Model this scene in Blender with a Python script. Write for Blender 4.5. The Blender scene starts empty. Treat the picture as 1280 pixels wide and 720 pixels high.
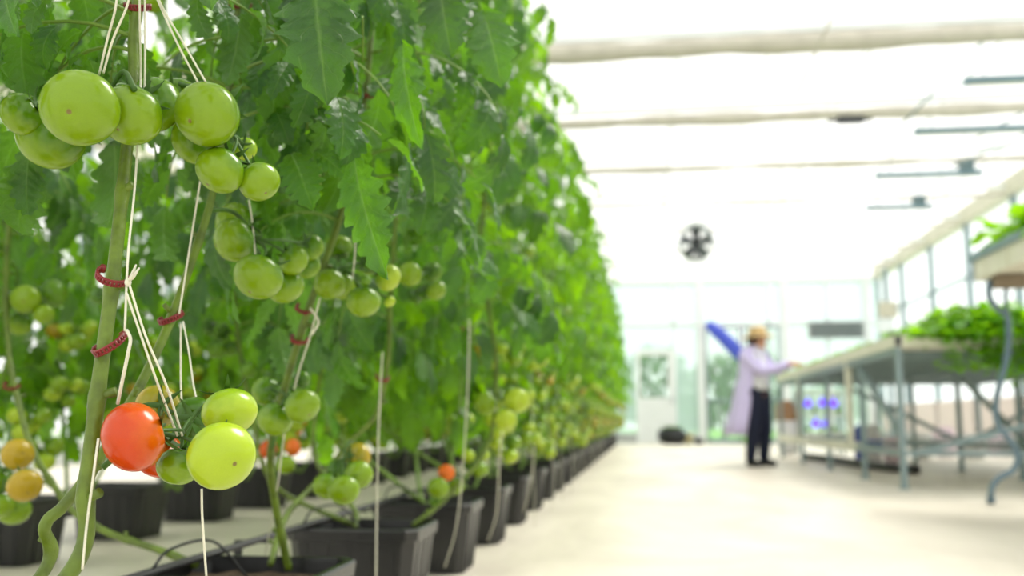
import bpy, math, random
import numpy as np
from mathutils import Vector

PI = math.pi
SC = bpy.context.scene
COL = SC.collection
F = 1250.0
CAM = np.array([0.0, 0.0, 0.544])
PHI = math.atan(167 / F)
PSI = math.atan(165 / F * math.cos(PHI))
FW = np.array([-math.sin(PSI) * math.cos(PHI), math.cos(PSI) * math.cos(PHI), math.sin(PHI)])
RT = np.array([math.cos(PSI), math.sin(PSI), 0.0])
UP = np.cross(RT, FW)


def at(px, py, Y):
    """world point seen at pixel (px,py) whose distance down the aisle is Y"""
    d = FW + RT * (px - 640) / F - UP * (py - 360) / F
    return CAM + d * (Y / d[1])


def proj(P):
    Q = np.atleast_2d(P) - CAM
    dep = np.maximum(Q @ FW, 1e-3)
    return 640 + F * (Q @ RT) / dep, 360 - F * (Q @ UP) / dep, dep


def depth(P):
    return float((np.asarray(P) - CAM) @ FW)


def nrm(v):
    v = np.asarray(v, float)
    return v / max(np.linalg.norm(v), 1e-9)


# ------------------------------------------------------------------ materials
MATS = {}


def s2l(c):
    return tuple((x / 255 / 12.92 if x / 255 <= .04045 else ((x / 255 + .055) / 1.055) ** 2.4) for x in c)


def mat(name, rgb, rough=.5, metal=0., var=.12, scale=8., bump=0., bscale=40., sss=0., spec=.5, emit=0., coat=0.):
    m = bpy.data.materials.new(name)
    m.use_nodes = True
    nt = m.node_tree
    b = nt.nodes['Principled BSDF']
    b.inputs['Roughness'].default_value = rough
    b.inputs['Metallic'].default_value = metal
    b.inputs['Specular IOR Level'].default_value = spec
    b.inputs['Coat Weight'].default_value = coat
    c = s2l(rgb)
    tc = nt.nodes.new('ShaderNodeTexCoord')
    nz = nt.nodes.new('ShaderNodeTexNoise')
    nz.inputs['Scale'].default_value = scale
    nz.inputs['Detail'].default_value = 5
    nt.links.new(tc.outputs['Object'], nz.inputs['Vector'])
    r = nt.nodes.new('ShaderNodeValToRGB')
    r.color_ramp.elements[0].position = .3
    r.color_ramp.elements[1].position = .7
    r.color_ramp.elements[0].color = (*[x * (1 - var) for x in c], 1)
    r.color_ramp.elements[1].color = (*[min(1, x * (1 + var)) for x in c], 1)
    nt.links.new(nz.outputs['Fac'], r.inputs['Fac'])
    nt.links.new(r.outputs['Color'], b.inputs['Base Color'])
    if bump > 0:
        n2 = nt.nodes.new('ShaderNodeTexNoise')
        n2.inputs['Scale'].default_value = bscale
        n2.inputs['Detail'].default_value = 4
        nt.links.new(tc.outputs['Object'], n2.inputs['Vector'])
        bp = nt.nodes.new('ShaderNodeBump')
        bp.inputs['Strength'].default_value = bump
        bp.inputs['Distance'].default_value = .01
        nt.links.new(n2.outputs['Fac'], bp.inputs['Height'])
        nt.links.new(bp.outputs['Normal'], b.inputs['Normal'])
    if sss > 0:
        b.inputs['Subsurface Weight'].default_value = sss
        b.inputs['Subsurface Radius'].default_value = (.02, .02, .006)
        b.inputs['Subsurface Scale'].default_value = .5
    if emit > 0:
        b.inputs['Emission Color'].default_value = (*c, 1)
        b.inputs['Emission Strength'].default_value = emit
    MATS[name] = m
    return m


def leaf_mat(name, front, back, trans, tfac=.45, rough=.36):
    m = bpy.data.materials.new(name)
    m.use_nodes = True
    nt = m.node_tree
    N, K = nt.nodes.new, nt.links.new
    b = nt.nodes['Principled BSDF']
    out = nt.nodes['Material Output']
    uv = N('ShaderNodeUVMap')
    sx = N('ShaderNodeSeparateXYZ')
    K(uv.outputs['UV'], sx.inputs[0])

    def mth(op, a, bb=None, clamp=False):
        n = N('ShaderNodeMath')
        n.operation = op
        n.use_clamp = clamp
        for i, v in enumerate((a, bb)):
            if v is None:
                continue
            if isinstance(v, (int, float)):
                n.inputs[i].default_value = v
            else:
                K(v, n.inputs[i])
        return n.outputs[0]
    au = mth('ABSOLUTE', mth('SUBTRACT', sx.outputs['X'], .5))           # 0 midrib .. .5 edge
    mid = mth('SUBTRACT', 1.0, mth('MULTIPLY', au, 22.0), True)
    ph = mth('SUBTRACT', mth('MULTIPLY', sx.outputs['Y'], 7.0), mth('MULTIPLY', au, 2.6))
    sv = mth('POWER', mth('ABSOLUTE', mth('SINE', mth('MULTIPLY', ph, PI))), 14.0)
    sv2 = mth('SUBTRACT', 1.0, mth('MULTIPLY', mth('ABSOLUTE', mth('SINE', mth('MULTIPLY', ph, PI))), 7.0), True)
    vein = mth('MAXIMUM', mid, mth('MULTIPLY', sv2, .55))
    geo = N('ShaderNodeNewGeometry')
    tc = N('ShaderNodeTexCoord')
    nz = N('ShaderNodeTexNoise')
    nz.inputs['Scale'].default_value = 5.0
    K(tc.outputs['Object'], nz.inputs['Vector'])
    hs = N('ShaderNodeHueSaturation')
    mr = N('ShaderNodeMapRange')
    mr.inputs['From Min'].default_value = .3
    mr.inputs['From Max'].default_value = .7
    mr.inputs['To Min'].default_value = .7
    mr.inputs['To Max'].default_value = 1.4
    K(nz.outputs['Fac'], mr.inputs['Value'])
    K(mr.outputs['Result'], hs.inputs['Value'])
    mx = N('ShaderNodeMix')
    mx.data_type = 'RGBA'
    mx.inputs['A'].default_value = (*s2l(front), 1)
    mx.inputs['B'].default_value = (*s2l(back), 1)
    K(geo.outputs['Backfacing'], mx.inputs['Factor'])
    K(mx.outputs['Result'], hs.inputs['Color'])
    mv = N('ShaderNodeMix')
    mv.data_type = 'RGBA'
    K(mth('MULTIPLY', vein, .32), mv.inputs['Factor'])
    K(hs.outputs['Color'], mv.inputs['A'])
    mv.inputs['B'].default_value = (*s2l((150, 185, 105)), 1)
    K(mv.outputs['Result'], b.inputs['Base Color'])
    b.inputs['Roughness'].default_value = rough
    b.inputs['Specular IOR Level'].default_value = .55
    bp = N('ShaderNodeBump')
    bp.inputs['Strength'].default_value = .5
    bp.inputs['Distance'].default_value = .003
    n3 = N('ShaderNodeTexNoise')
    n3.inputs['Scale'].default_value = 260
    K(tc.outputs['Object'], n3.inputs['Vector'])
    K(mth('SUBTRACT', n3.outputs['Fac'], mth('MULTIPLY', vein, 1.2)), bp.inputs['Height'])
    K(bp.outputs['Normal'], b.inputs['Normal'])
    tr = N('ShaderNodeBsdfTranslucent')
    tr.inputs['Color'].default_value = (*s2l(trans), 1)
    hs2 = N('ShaderNodeHueSaturation')
    hs2.inputs['Color'].default_value = (*s2l(trans), 1)
    K(mr.outputs['Result'], hs2.inputs['Value'])
    K(hs2.outputs['Color'], tr.inputs['Color'])
    ms = N('ShaderNodeMixShader')
    ms.inputs['Fac'].default_value = tfac
    K(b.outputs[0], ms.inputs[1])
    K(tr.outputs[0], ms.inputs[2])
    K(ms.outputs[0], out.inputs['Surface'])
    MATS[name] = m
    return m


def film_mat(name, rgb, transp, rough=.3, tint=(1, 1, 1)):
    """clear or hazy sheet: partly transparent, partly light-scattering"""
    m = bpy.data.materials.new(name)
    m.use_nodes = True
    nt = m.node_tree
    N, K = nt.nodes.new, nt.links.new
    b = nt.nodes['Principled BSDF']
    b.inputs['Base Color'].default_value = (*s2l(rgb), 1)
    b.inputs['Roughness'].default_value = rough
    tl = N('ShaderNodeBsdfTranslucent')
    tl.inputs['Color'].default_value = (*s2l(rgb), 1)
    tp = N('ShaderNodeBsdfTransparent')
    tp.inputs['Color'].default_value = (*tint, 1)
    m1 = N('ShaderNodeMixShader')
    m1.inputs['Fac'].default_value = .6
    K(b.outputs[0], m1.inputs[1])
    K(tl.outputs[0], m1.inputs[2])
    m2 = N('ShaderNodeMixShader')
    m2.inputs['Fac'].default_value = transp
    K(m1.outputs[0], m2.inputs[1])
    K(tp.outputs[0], m2.inputs[2])
    K(m2.outputs[0], nt.nodes['Material Output'].inputs['Surface'])
    MATS[name] = m
    return m


def tomato_mat(name, body, shoulder, rough=.22):
    m = bpy.data.materials.new(name)
    m.use_nodes = True
    nt = m.node_tree
    N, K = nt.nodes.new, nt.links.new
    b = nt.nodes['Principled BSDF']
    tc = N('ShaderNodeTexCoord')
    sp = N('ShaderNodeSeparateXYZ')
    K(tc.outputs['Object'], sp.inputs[0])
    nz = N('ShaderNodeTexNoise')
    nz.inputs['Scale'].default_value = 2.5
    K(tc.outputs['Object'], nz.inputs['Vector'])
    ad = N('ShaderNodeMath')
    ad.operation = 'MULTIPLY_ADD'
    K(nz.outputs['Fac'], ad.inputs[0])
    ad.inputs[1].default_value = .9
    K(sp.outputs['Z'], ad.inputs[2])
    r = N('ShaderNodeValToRGB')
    e = r.color_ramp.elements
    e[0].position, e[1].position = .25, 1.0
    e[0].color = (*s2l(body), 1)
    e[1].color = (*s2l(shoulder), 1)
    K(ad.outputs[0], r.inputs['Fac'])
    # brown blossom scar at the lower pole
    ln = N('ShaderNodeVectorMath')
    ln.operation = 'DISTANCE'
    K(tc.outputs['Object'], ln.inputs[0])
    ln.inputs[1].default_value = (0, 0, -.82)
    sr = N('ShaderNodeMapRange')
    sr.inputs['From Min'].default_value = .05
    sr.inputs['From Max'].default_value = .085
    sr.inputs['To Min'].default_value = 1
    sr.inputs['To Max'].default_value = 0
    K(ln.outputs['Value'], sr.inputs['Value'])
    mx = N('ShaderNodeMix')
    mx.data_type = 'RGBA'
    K(sr.outputs['Result'], mx.inputs['Factor'])
    K(r.outputs['Color'], mx.inputs['A'])
    mx.inputs['B'].default_value = (*s2l((118, 104, 48)), 1)
    # faint pale freckles of the skin
    n4 = N('ShaderNodeTexNoise')
    n4.inputs['Scale'].default_value = 45
    K(tc.outputs['Object'], n4.inputs['Vector'])
    hs = N('ShaderNodeHueSaturation')
    mr = N('ShaderNodeMapRange')
    mr.inputs['From Min'].default_value = .3
    mr.inputs['From Max'].default_value = .7
    mr.inputs['To Min'].default_value = .93
    mr.inputs['To Max'].default_value = 1.07
    K(n4.outputs['Fac'], mr.inputs['Value'])
    K(mr.outputs['Result'], hs.inputs['Value'])
    K(mx.outputs['Result'], hs.inputs['Color'])
    K(hs.outputs['Color'], b.inputs['Base Color'])
    b.inputs['Roughness'].default_value = rough
    b.inputs['Specular IOR Level'].default_value = .42
    b.inputs['Subsurface Weight'].default_value = .1
    b.inputs['Subsurface Radius'].default_value = (.3, .25, .06)
    b.inputs['Subsurface Scale'].default_value = .03
    MATS[name] = m
    return m


leaf_mat('tomato_leaf', (34, 78, 28), (70, 108, 52), (116, 178, 0), .34)
leaf_mat('tomato_leaf_far_sunlit', (50, 94, 18), (78, 122, 36), (146, 204, 0), .48)  # far copy of the leaf, sunlight put into its lighter, yellower colour
leaf_mat('lettuce_leaf', (96, 160, 24), (120, 175, 50), (160, 220, 10), .45)
leaf_mat('outdoor_leaf', (70, 110, 60), (90, 130, 80), (120, 170, 70), .3)
tomato_mat('fruit_green', (118, 150, 12), (80, 122, 10))
tomato_mat('fruit_pale', (160, 184, 36), (128, 164, 22))
tomato_mat('fruit_deep', (90, 132, 12), (62, 104, 10))
tomato_mat('fruit_olive', (168, 142, 20), (142, 136, 22))
tomato_mat('fruit_orange', (216, 104, 12), (196, 124, 20))
tomato_mat('fruit_red', (192, 62, 2), (198, 88, 4))
mat('stem_green', (90, 112, 24), .45, var=.4, scale=30, bump=.25, bscale=90)
mat('stem_pale', (108, 140, 44), .5, var=.2, scale=14)
mat('calyx_green', (60, 98, 24), .55, var=.25, scale=20)
mat('white_twine', (222, 220, 200), .8, var=.08, scale=60, bump=.4, bscale=300)
mat('clip_red', (122, 20, 24), .35, var=.2, scale=40)
mat('pot_black', (11, 13, 16), .34, spec=.7, var=.25, scale=6, bump=.1)
mat('potting_soil', (86, 70, 52), .95, var=.5, scale=60, bump=1, bscale=120)
mat('pipe_black', (30, 32, 34), .45, var=.2, scale=10)
mat('steel_grey', (138, 156, 160), .42, .35, var=.1, scale=6)
mat('steel_dark', (96, 116, 120), .5, .2, var=.12, scale=6)
mat('cream_metal', (205, 203, 182), .5, var=.06, scale=4)
mat('white_paint', (232, 236, 236), .45, var=.03, scale=4)
mat('fabric_cream', (198, 193, 180), .9, var=.1, scale=5, bump=.6, bscale=20)
mat('tray_white', (222, 220, 204), .5, var=.06, scale=4)
mat('rail_blue_grey', (120, 146, 158), .4, .2, var=.1, scale=5)
mat('hose_blue_grey', (98, 122, 138), .35, var=.12, scale=9)
mat('bracket_brown', (140, 126, 108), .7, var=.15, scale=9)
mat('kerb_concrete', (178, 182, 180), .85, var=.08, scale=5)
mat('straw', (222, 190, 132), .8, var=.18, scale=60, bump=.6, bscale=160)
mat('skin', (205, 150, 122), .5, var=.04, scale=20, sss=.1)
mat('coat_cloth', (214, 202, 246), .85, var=.03, scale=9, bump=.2)
mat('shirt_cloth', (235, 235, 240), .85, var=.03, scale=9)
mat('trouser_navy', (16, 24, 52), .8, var=.15, scale=9)
mat('boot_black', (20, 20, 22), .4, var=.1)
mat('hair_dark', (60, 42, 32), .6, var=.2, scale=30)
mat('eye_dark', (25, 20, 20), .3)
mat('lip', (170, 85, 80), .5)
mat('bag_black', (28, 30, 34), .35, var=.2, scale=10, bump=.6, bscale=14)
mat('sack_white', (224, 224, 226), .6, var=.05, bump=.4, bscale=12)
mat('sack_blue', (28, 62, 176), .5, var=.08, bump=.4, bscale=12)
mat('sack_pink', (228, 204, 216), .6, var=.08, bump=.4, bscale=12)
mat('tarp_blue', (66, 84, 200), .5, var=.12, scale=3, bump=.5, bscale=10)
mat('panel_blush', (226, 212, 206), .6, var=.04)
mat('panel_grey', (150, 152, 150), .5, var=.05)
mat('box_beige', (206, 200, 180), .5, var=.05)
mat('fan_metal', (150, 156, 160), .3, .6, var=.08)
mat('fan_dark', (62, 64, 68), .4, .3, var=.15)
mat('lamp_violet', (104, 34, 255), .4, emit=1.1)
mat('flower_pink', (226, 180, 214), .6, var=.1)
mat('paper_brown', (150, 116, 84), .8, var=.1, bump=.3)
mat('trunk_brown', (96, 80, 62), .9, var=.2)
mat('lawn', (120, 170, 70), .95, var=.25, scale=3, bump=.6)
mat('bucket_cream', (226, 218, 170), .5, var=.05)
film_mat('roof_film', (245, 246, 243), .82, .4)
film_mat('wall_glass', (226, 240, 240), .7, .15, (.95, .99, .99))
film_mat('end_wall_glass', (214, 236, 236), .45, .3, (.68, .77, .77))
film_mat('door_glass', (205, 222, 216), .85, .1, (.86, .93, .9))
film_mat('white_film', (240, 243, 243), .35, .5)

# floor: trowelled pale concrete with broad cloudy patches, hairline cracks and a soft sealer gloss
fm = mat('floor_concrete', (226, 219, 202), .38, var=.0, spec=.35)
nt = fm.node_tree
bs = nt.nodes['Principled BSDF']
tc = nt.nodes.new('ShaderNodeTexCoord')
mp = nt.nodes.new('ShaderNodeMapping')
mp.inputs['Scale'].default_value = (1, .45, 1)
nt.links.new(tc.outputs['Object'], mp.inputs[0])
n1 = nt.nodes.new('ShaderNodeTexNoise')
n1.inputs['Scale'].default_value = 1.3
n1.inputs['Detail'].default_value = 8
n1.inputs['Roughness'].default_value = .62
n1.inputs['Distortion'].default_value = .7
nt.links.new(mp.outputs[0], n1.inputs['Vector'])
rp = nt.nodes.new('ShaderNodeValToRGB')
rp.color_ramp.elements[0].position = .3
rp.color_ramp.elements[1].position = .62
rp.color_ramp.elements[0].color = (*s2l((190, 182, 168)), 1)
rp.color_ramp.elements[1].color = (*s2l((224, 216, 202)), 1)
nt.links.new(n1.outputs['Fac'], rp.inputs['Fac'])
nt.links.new(rp.outputs['Color'], bs.inputs['Base Color'])
vr = nt.nodes.new('ShaderNodeMapRange')
vr.inputs['To Min'].default_value = .5
vr.inputs['To Max'].default_value = .3
nt.links.new(n1.outputs['Fac'], vr.inputs['Value'])
nt.links.new(vr.outputs['Result'], bs.inputs['Roughness'])


# ------------------------------------------------------------------ mesh accumulators
class MB:
    def __init__(self):
        self.v, self.f, self.uv, self.mi, self.n = [], [], [], [], 0

    def add(self, V, Fc, uv=None, mi=0):
        V = np.asarray(V, float)
        Fc = np.asarray(Fc, int)
        self.v.append(V)
        self.f.append(Fc + self.n)
        self.uv.append(np.zeros((len(V), 2)) if uv is None else uv)
        self.mi.append(np.full(len(Fc), mi))
        self.n += len(V)

    def box(self, a, b, mi=0):
        a, b = np.minimum(a, b), np.maximum(a, b)
        V = [(x, y, z) for z in (a[2], b[2]) for y in (a[1], b[1]) for x in (a[0], b[0])]
        Fc = [(0, 2, 3, 1), (4, 5, 7, 6), (0, 1, 5, 4), (2, 6, 7, 3), (0, 4, 6, 2), (1, 3, 7, 5)]
        self.add(V, Fc, mi=mi)

    def bar(self, p, q, w, h=None, mi=0):
        """rectangular bar from p to q, w wide and h high"""
        h = w if h is None else h
        p, q = np.asarray(p, float), np.asarray(q, float)
        T = nrm(q - p)
        S = nrm(np.cross(T, (0, 0, 1))) if abs(T[2]) < .95 else np.array([1., 0, 0])
        N = np.cross(S, T)
        V = [c + S * i * w / 2 + N * j * h / 2 for c in (p, q) for j in (-1, 1) for i in (-1, 1)]
        Fc = [(0, 2, 3, 1), (4, 5, 7, 6), (0, 1, 5, 4), (2, 6, 7, 3), (0, 4, 6, 2), (1, 3, 7, 5)]
        self.add(V, Fc, mi=mi)

    def tube(self, pts, rad, seg=8, mi=0, cap=True):
        P = np.asarray(pts, float)
        n = len(P)
        R = np.full(n, rad, float) if np.isscalar(rad) else np.asarray(rad, float)
        T = np.gradient(P, axis=0)
        T /= np.maximum(np.linalg.norm(T, axis=1, keepdims=True), 1e-9)
        ref = np.array([0, 0, 1.]) if abs(T[0][2]) < .9 else np.array([1., 0, 0])
        A = nrm(np.cross(T[0], ref))
        V = []
        ang = np.linspace(0, 2 * PI, seg, endpoint=False)
        for i in range(n):
            A = nrm(A - T[i] * (A @ T[i]))
            B = np.cross(T[i], A)
            V.append(P[i] + R[i] * (np.cos(ang)[:, None] * A + np.sin(ang)[:, None] * B))
        V = np.concatenate(V)
        Fc = []
        for i in range(n - 1):
            for j in range(seg):
                k = (j + 1) % seg
                Fc.append((i * seg + j, i * seg + k, (i + 1) * seg + k, (i + 1) * seg + j))
        if cap:
            c0, c1 = len(V), len(V) + 1
            V = np.vstack([V, P[0], P[-1]])
            for j in range(seg):
                k = (j + 1) % seg
                Fc.append((k, j, c0, c0))
                Fc.append(((n - 1) * seg + j, (n - 1) * seg + k, c1, c1))
        self.add(V, Fc, mi=mi)

    def lathe(self, c, prof, seg=24, mi=0, axis=(0, 0, 1)):
        ax = nrm(axis)
        A = nrm(np.cross(ax, (0, 1, 0))) if abs(ax[1]) < .9 else nrm(np.cross(ax, (1, 0, 0)))
        B = np.cross(ax, A)
        ang = np.linspace(0, 2 * PI, seg, endpoint=False)
        V = []
        for r, z in prof:
            V.append(np.asarray(c) + ax * z + r * (np.cos(ang)[:, None] * A + np.sin(ang)[:, None] * B))
        Fc = []
        for i in range(len(prof) - 1):
            for j in range(seg):
                k = (j + 1) % seg
                Fc.append((i * seg + j, i * seg + k, (i + 1) * seg + k, (i + 1) * seg + j))
        self.add(np.concatenate(V), Fc, mi=mi)

    def ell(self, c, r, seg=16, rings=10, mi=0, M=None):
        V = []
        for i in range(rings + 1):
            th = PI * i / rings
            for j in range(seg):
                a = 2 * PI * j / seg
                V.append((math.sin(th) * math.cos(a), math.sin(th) * math.sin(a), -math.cos(th)))
        V = np.array(V) * np.asarray(r)
        if M is not None:
            V = V @ np.asarray(M).T
        Fc = [(i * seg + j, i * seg + (j + 1) % seg, (i + 1) * seg + (j + 1) % seg, (i + 1) * seg + j) for i in range(rings) for j in range(seg)]
        self.add(V + np.asarray(c), Fc, mi=mi)

    def mesh(self, name, mats, smooth=True, org=(0, 0, 0)):
        V = np.concatenate(self.v) - np.asarray(org)
        Fc = np.concatenate([f if f.shape[1] == 4 else np.hstack([f, f[:, -1:]]) for f in self.f])
        UVs = np.concatenate(self.uv)
        MI = np.concatenate(self.mi)
        # drop doubled corners of triangles
        tri = Fc[:, 2] == Fc[:, 3]
        me = bpy.data.meshes.new(name)
        cnt = np.where(tri, 3, 4)
        start = np.concatenate([[0], np.cumsum(cnt)[:-1]])
        mask = np.ones_like(Fc, bool)
        mask[tri, 3] = False
        loops = Fc[mask]
        me.vertices.add(len(V))
        me.vertices.foreach_set('co', V.astype(np.float32).ravel())
        me.loops.add(len(loops))
        me.loops.foreach_set('vertex_index', loops.astype(np.int32))
        me.polygons.add(len(Fc))
        me.polygons.foreach_set('loop_start', start.astype(np.int32))
        me.polygons.foreach_set('loop_total', cnt.astype(np.int32))
        me.polygons.foreach_set('material_index', MI.astype(np.int32))
        me.polygons.foreach_set('use_smooth', np.full(len(Fc), smooth))
        if UVs.any():
            ul = me.uv_layers.new(name='UVMap')
            ul.data.foreach_set('uv', UVs[loops].astype(np.float32).ravel())
        for m in (mats if isinstance(mats, (list, tuple)) else [mats]):
            me.materials.append(MATS[m])
        me.update()
        me.validate()
        return me

    def obj(self, name, mats, parent=None, smooth=True, loc=None):
        """link as one object; the geometry is in world space and LOC becomes the origin"""
        org = np.zeros(3) if loc is None else np.asarray(loc, float)
        if parent is not None and loc is None:
            org = np.array(parent.matrix_basis.translation) if parent.parent is None else np.array(parent.parent.location) + np.array(parent.location)
        o = bpy.data.objects.new(name, self.mesh(name, mats, smooth, org))
        COL.objects.link(o)
        if parent is None:
            o.location = org
        else:
            o.parent = parent
            o.location = (0, 0, 0)
        return o


def tag(o, label=None, cat=None, group=None, kind=None):
    if label:
        o['label'] = label
    if cat:
        o['category'] = cat
    if group:
        o['group'] = group
    if kind:
        o['kind'] = kind
    return o


def thing(name, loc, label, cat, group=None):
    o = bpy.data.objects.new(name, None)
    o.empty_display_size = .1
    COL.objects.link(o)
    o.location = loc
    return tag(o, label, cat, group)


def copy_tree(o, parent=None):
    c = o.copy()
    COL.objects.link(c)
    c.parent = parent
    for ch in list(o.children):
        copy_tree(ch, c)
    return c


def struct(name, mb, mats, smooth=False):
    o = mb.obj(name, mats, smooth=smooth)
    return tag(o, kind='structure')


def spline(pts, n=8):
    """Catmull-Rom through the points"""
    P = [np.asarray(p, float) for p in pts]
    P = [2 * P[0] - P[1]] + P + [2 * P[-1] - P[-2]]
    out = []
    for i in range(1, len(P) - 2):
        for k in range(n):
            t = k / n
            out.append(.5 * ((2 * P[i]) + (-P[i - 1] + P[i + 1]) * t + (2 * P[i - 1] - 5 * P[i] + 4 * P[i + 1] - P[i + 2]) * t * t
                             + (-P[i - 1] + 3 * P[i] - 3 * P[i + 1] + P[i + 2]) * t ** 3))
    out.append(P[-2])
    return np.array(out)


# ------------------------------------------------------------------ tomato leaves
def leaflet_tpl(n, m, seed, K=6, depthv=.34, ratio=.30):
    """outline of a toothed, lobed leaflet in unit length: x across, y along, z up; plus uv"""
    rg = random.Random(seed)
    t = np.linspace(0, 1, n + 1)
    s = np.linspace(-1, 1, 2 * m + 1)
    env = t ** .5 * (1 - t) ** .72
    env = env / env.max()
    cols = []
    uvs = []
    offs = {-1: rg.random() * .5, 1: rg.random() * .5}
    jit = {k: [rg.uniform(.75, 1.1) for _ in range(K * 2 + 4)] for k in (-1, 1)}
    for i, ti in enumerate(t):
        for sj in s:
            sd = 1 if sj >= 0 else -1
            ph = ti * K + offs[sd]
            f = ph - math.floor(ph)
            tooth = (f / .72) ** .8 if f < .72 else ((1 - f) / .28)
            w = env[i] * (1 - depthv + depthv * tooth * jit[sd][int(ph)]) * (1 - .0 * ti)
            if m >= 3:
                w *= 1 + .07 * math.sin(ti * K * 19 + sd)
            x = sj * w * ratio
            a = abs(sj)
            y = ti + .11 * a * env[i] * (1 - ti)
            z = .30 * abs(x) - 1.0 * x * x
            z += .016 * math.sin(2 * PI * (ti * 7 - a * 1.3)) * math.sin(PI * min(1, a * 1.1)) * env[i]
            z += .03 * a * a * math.sin(ti * 9 + offs[sd] * 12)
            cols.append((x, y, z))
            uvs.append((.5 + sj * .5, ti))
    w_ = 2 * m + 1
    Fc = [(i * w_ + j, i * w_ + j + 1, (i + 1) * w_ + j + 1, (i + 1) * w_ + j) for i in range(n) for j in range(2 * m)]
    return np.array(cols), np.array(Fc), np.array(uvs)


TPL = {
    'hi': [leaflet_tpl(34, 4, k, K=(5, 6, 7)[k % 3], depthv=.44, ratio=(.30, .25, .32)[k % 3]) for k in range(5)],
    'mid': [leaflet_tpl(16, 2, k, K=4, depthv=.42, ratio=(.30, .25, .32)[k % 3]) for k in range(4)],
    'low': [leaflet_tpl(7, 1, k, K=3, depthv=.25, ratio=(.34, .30, .36)[k % 3]) for k in range(3)],
}


def leaflet_pts(tpl, base, D, N, L, bend, wide=1.0, twist=0.):
    V = tpl[0]
    D = nrm(D)
    N = nrm(N - D * (N @ D))
    S = np.cross(D, N)
    y = V[:, 1]
    if abs(bend) > 1e-3:
        th = bend * y
        yy = np.sin(th) / bend
        zz = -(1 - np.cos(th)) / bend
    else:
        th, yy, zz = 0 * y, y, 0 * y
    x, z = V[:, 0] * wide, V[:, 2]
    if twist:
        c, s_ = np.cos(twist * y), np.sin(twist * y)
        x, z = x * c - z * s_, x * s_ + z * c
    ly = yy + z * np.sin(th)
    lz = zz + z * np.cos(th)
    return base + L * (x[:, None] * S + ly[:, None] * D + lz[:, None] * N)


def compound(base, out, L, rg, res, ok=None, up=.25, nleaf=None):
    """one drooping compound leaf: list of (verts, faces, uv, mat)"""
    parts = []
    out = nrm([out[0], out[1], 0])
    side0 = np.cross(out, (0, 0, 1))
    n = 9
    pts = [np.asarray(base, float)]
    droop = rg.uniform(1.2, 2.0)
    sway = rg.uniform(-.5, .5)
    for i in range(n):
        a = up - droop * (i / n) ** 1.1
        d = out * math.cos(a) + np.array([0, 0, math.sin(a)]) + side0 * sway * i / n * .6
        pts.append(pts[-1] + nrm(d) * L / n)
    P = np.array(pts)
    T = np.gradient(P, axis=0)
    leaf = []
    spots = []
    for fr, sc in ((.34, .62), (.56, .85), (.78, .95)):
        for sd in (-1, 1):
            if rg.random() < .94:
                spots.append((fr + rg.uniform(-.03, .03), sd, sc))
    if res != 'low':
        for fr in (.45, .67):
            for sd in (-1, 1):
                if rg.random() < .6:
                    spots.append((fr, sd, .3))
    spots.append((1.0, 0, 1.15))
    allv = []
    for fr, sd, sc in spots:
        q = fr * n
        i = min(int(q), n - 1)
        b = P[i] + (P[i + 1] - P[i]) * (q - i)
        t = nrm(T[i])
        S = nrm(np.cross(t, (0, 0, 1)))
        Nn = np.cross(S, t)
        if sd == 0:
            D = t + np.array([rg.uniform(-.2, .2), rg.uniform(-.2, .2), -.15])
        else:
            D = t * .45 + S * sd * rg.uniform(.6, 1.0) + np.array([0, 0, rg.uniform(-1.1, -.25)])
        Nn = Nn + np.array([rg.uniform(-.4, .4), rg.uniform(-.4, .4), .25])
        ll = L * .40 * sc * rg.uniform(.85, 1.15)
        tp = TPL[res][rg.randrange(len(TPL[res]))]
        V = leaflet_pts(tp, b + nrm(D) * .012, D, Nn, ll, rg.uniform(.5, 1.9), rg.uniform(.85, 1.2), rg.uniform(-.9, .9))
        allv.append(V)
        parts.append((V, tp[1], tp[2], 0))
    if ok is not None and not ok(np.vstack(allv + [P])):
        return None
    return parts, P


def add_compound(mb, base, out, L, rg, res, ok=None, up=.25):
    r = compound(base, out, L, rg, res, ok, up)
    if r is None:
        return False
    for V, Fc, uv, mi in r[0]:
        mb.add(V, Fc, uv, mi)
    mb.tube(r[1], np.linspace(.0032, .0012, len(r[1])), 5 if res != 'low' else 3, 1)
    return True


# ------------------------------------------------------------------ tomatoes
def tomato_mesh(name, matname, seg, rings, ribs=5, amp=.02, flat=.84, seed=0):
    rg = random.Random(seed)
    ph = rg.random() * 6
    V = []
    for i in range(rings + 1):
        th = PI * i / rings
        for j in range(seg):
            a = 2 * PI * j / seg
            z = -math.cos(th)
            r = math.sin(th)
            rib = 1 + amp * math.cos(ribs * a + ph) * (.35 + .65 * max(0, z)) * math.sin(th)
            r *= rib
            zz = z * flat
            if z > 0:
                zz -= .24 * math.exp(-(r / .26) ** 2)       # stem dimple
            else:
                zz += .05 * math.exp(-(r / .12) ** 2)
            V.append((r * math.cos(a) * (1 + .03 * math.sin(ph)), r * math.sin(a), zz))
    Fc = [(i * seg + j, i * seg + (j + 1) % seg, (i + 1) * seg + (j + 1) % seg, (i + 1) * seg + j) for i in range(rings) for j in range(seg)]
    mb = MB()
    mb.add(V, Fc)
    return mb.mesh(name, matname)


TOM = {}
for c in ('green', 'pale', 'deep', 'olive', 'orange', 'red'):
    for res, sg, rn in (('hi', 48, 30), ('low', 18, 11)):
        for v in range(2 if c == 'green' else 1):
            TOM[c, res, v] = tomato_mesh('tomato', 'fruit_' + c, sg, rn, 5 + v, .012 + .012 * v, (.86, .9)[v], v * 3 + 1)


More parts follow.
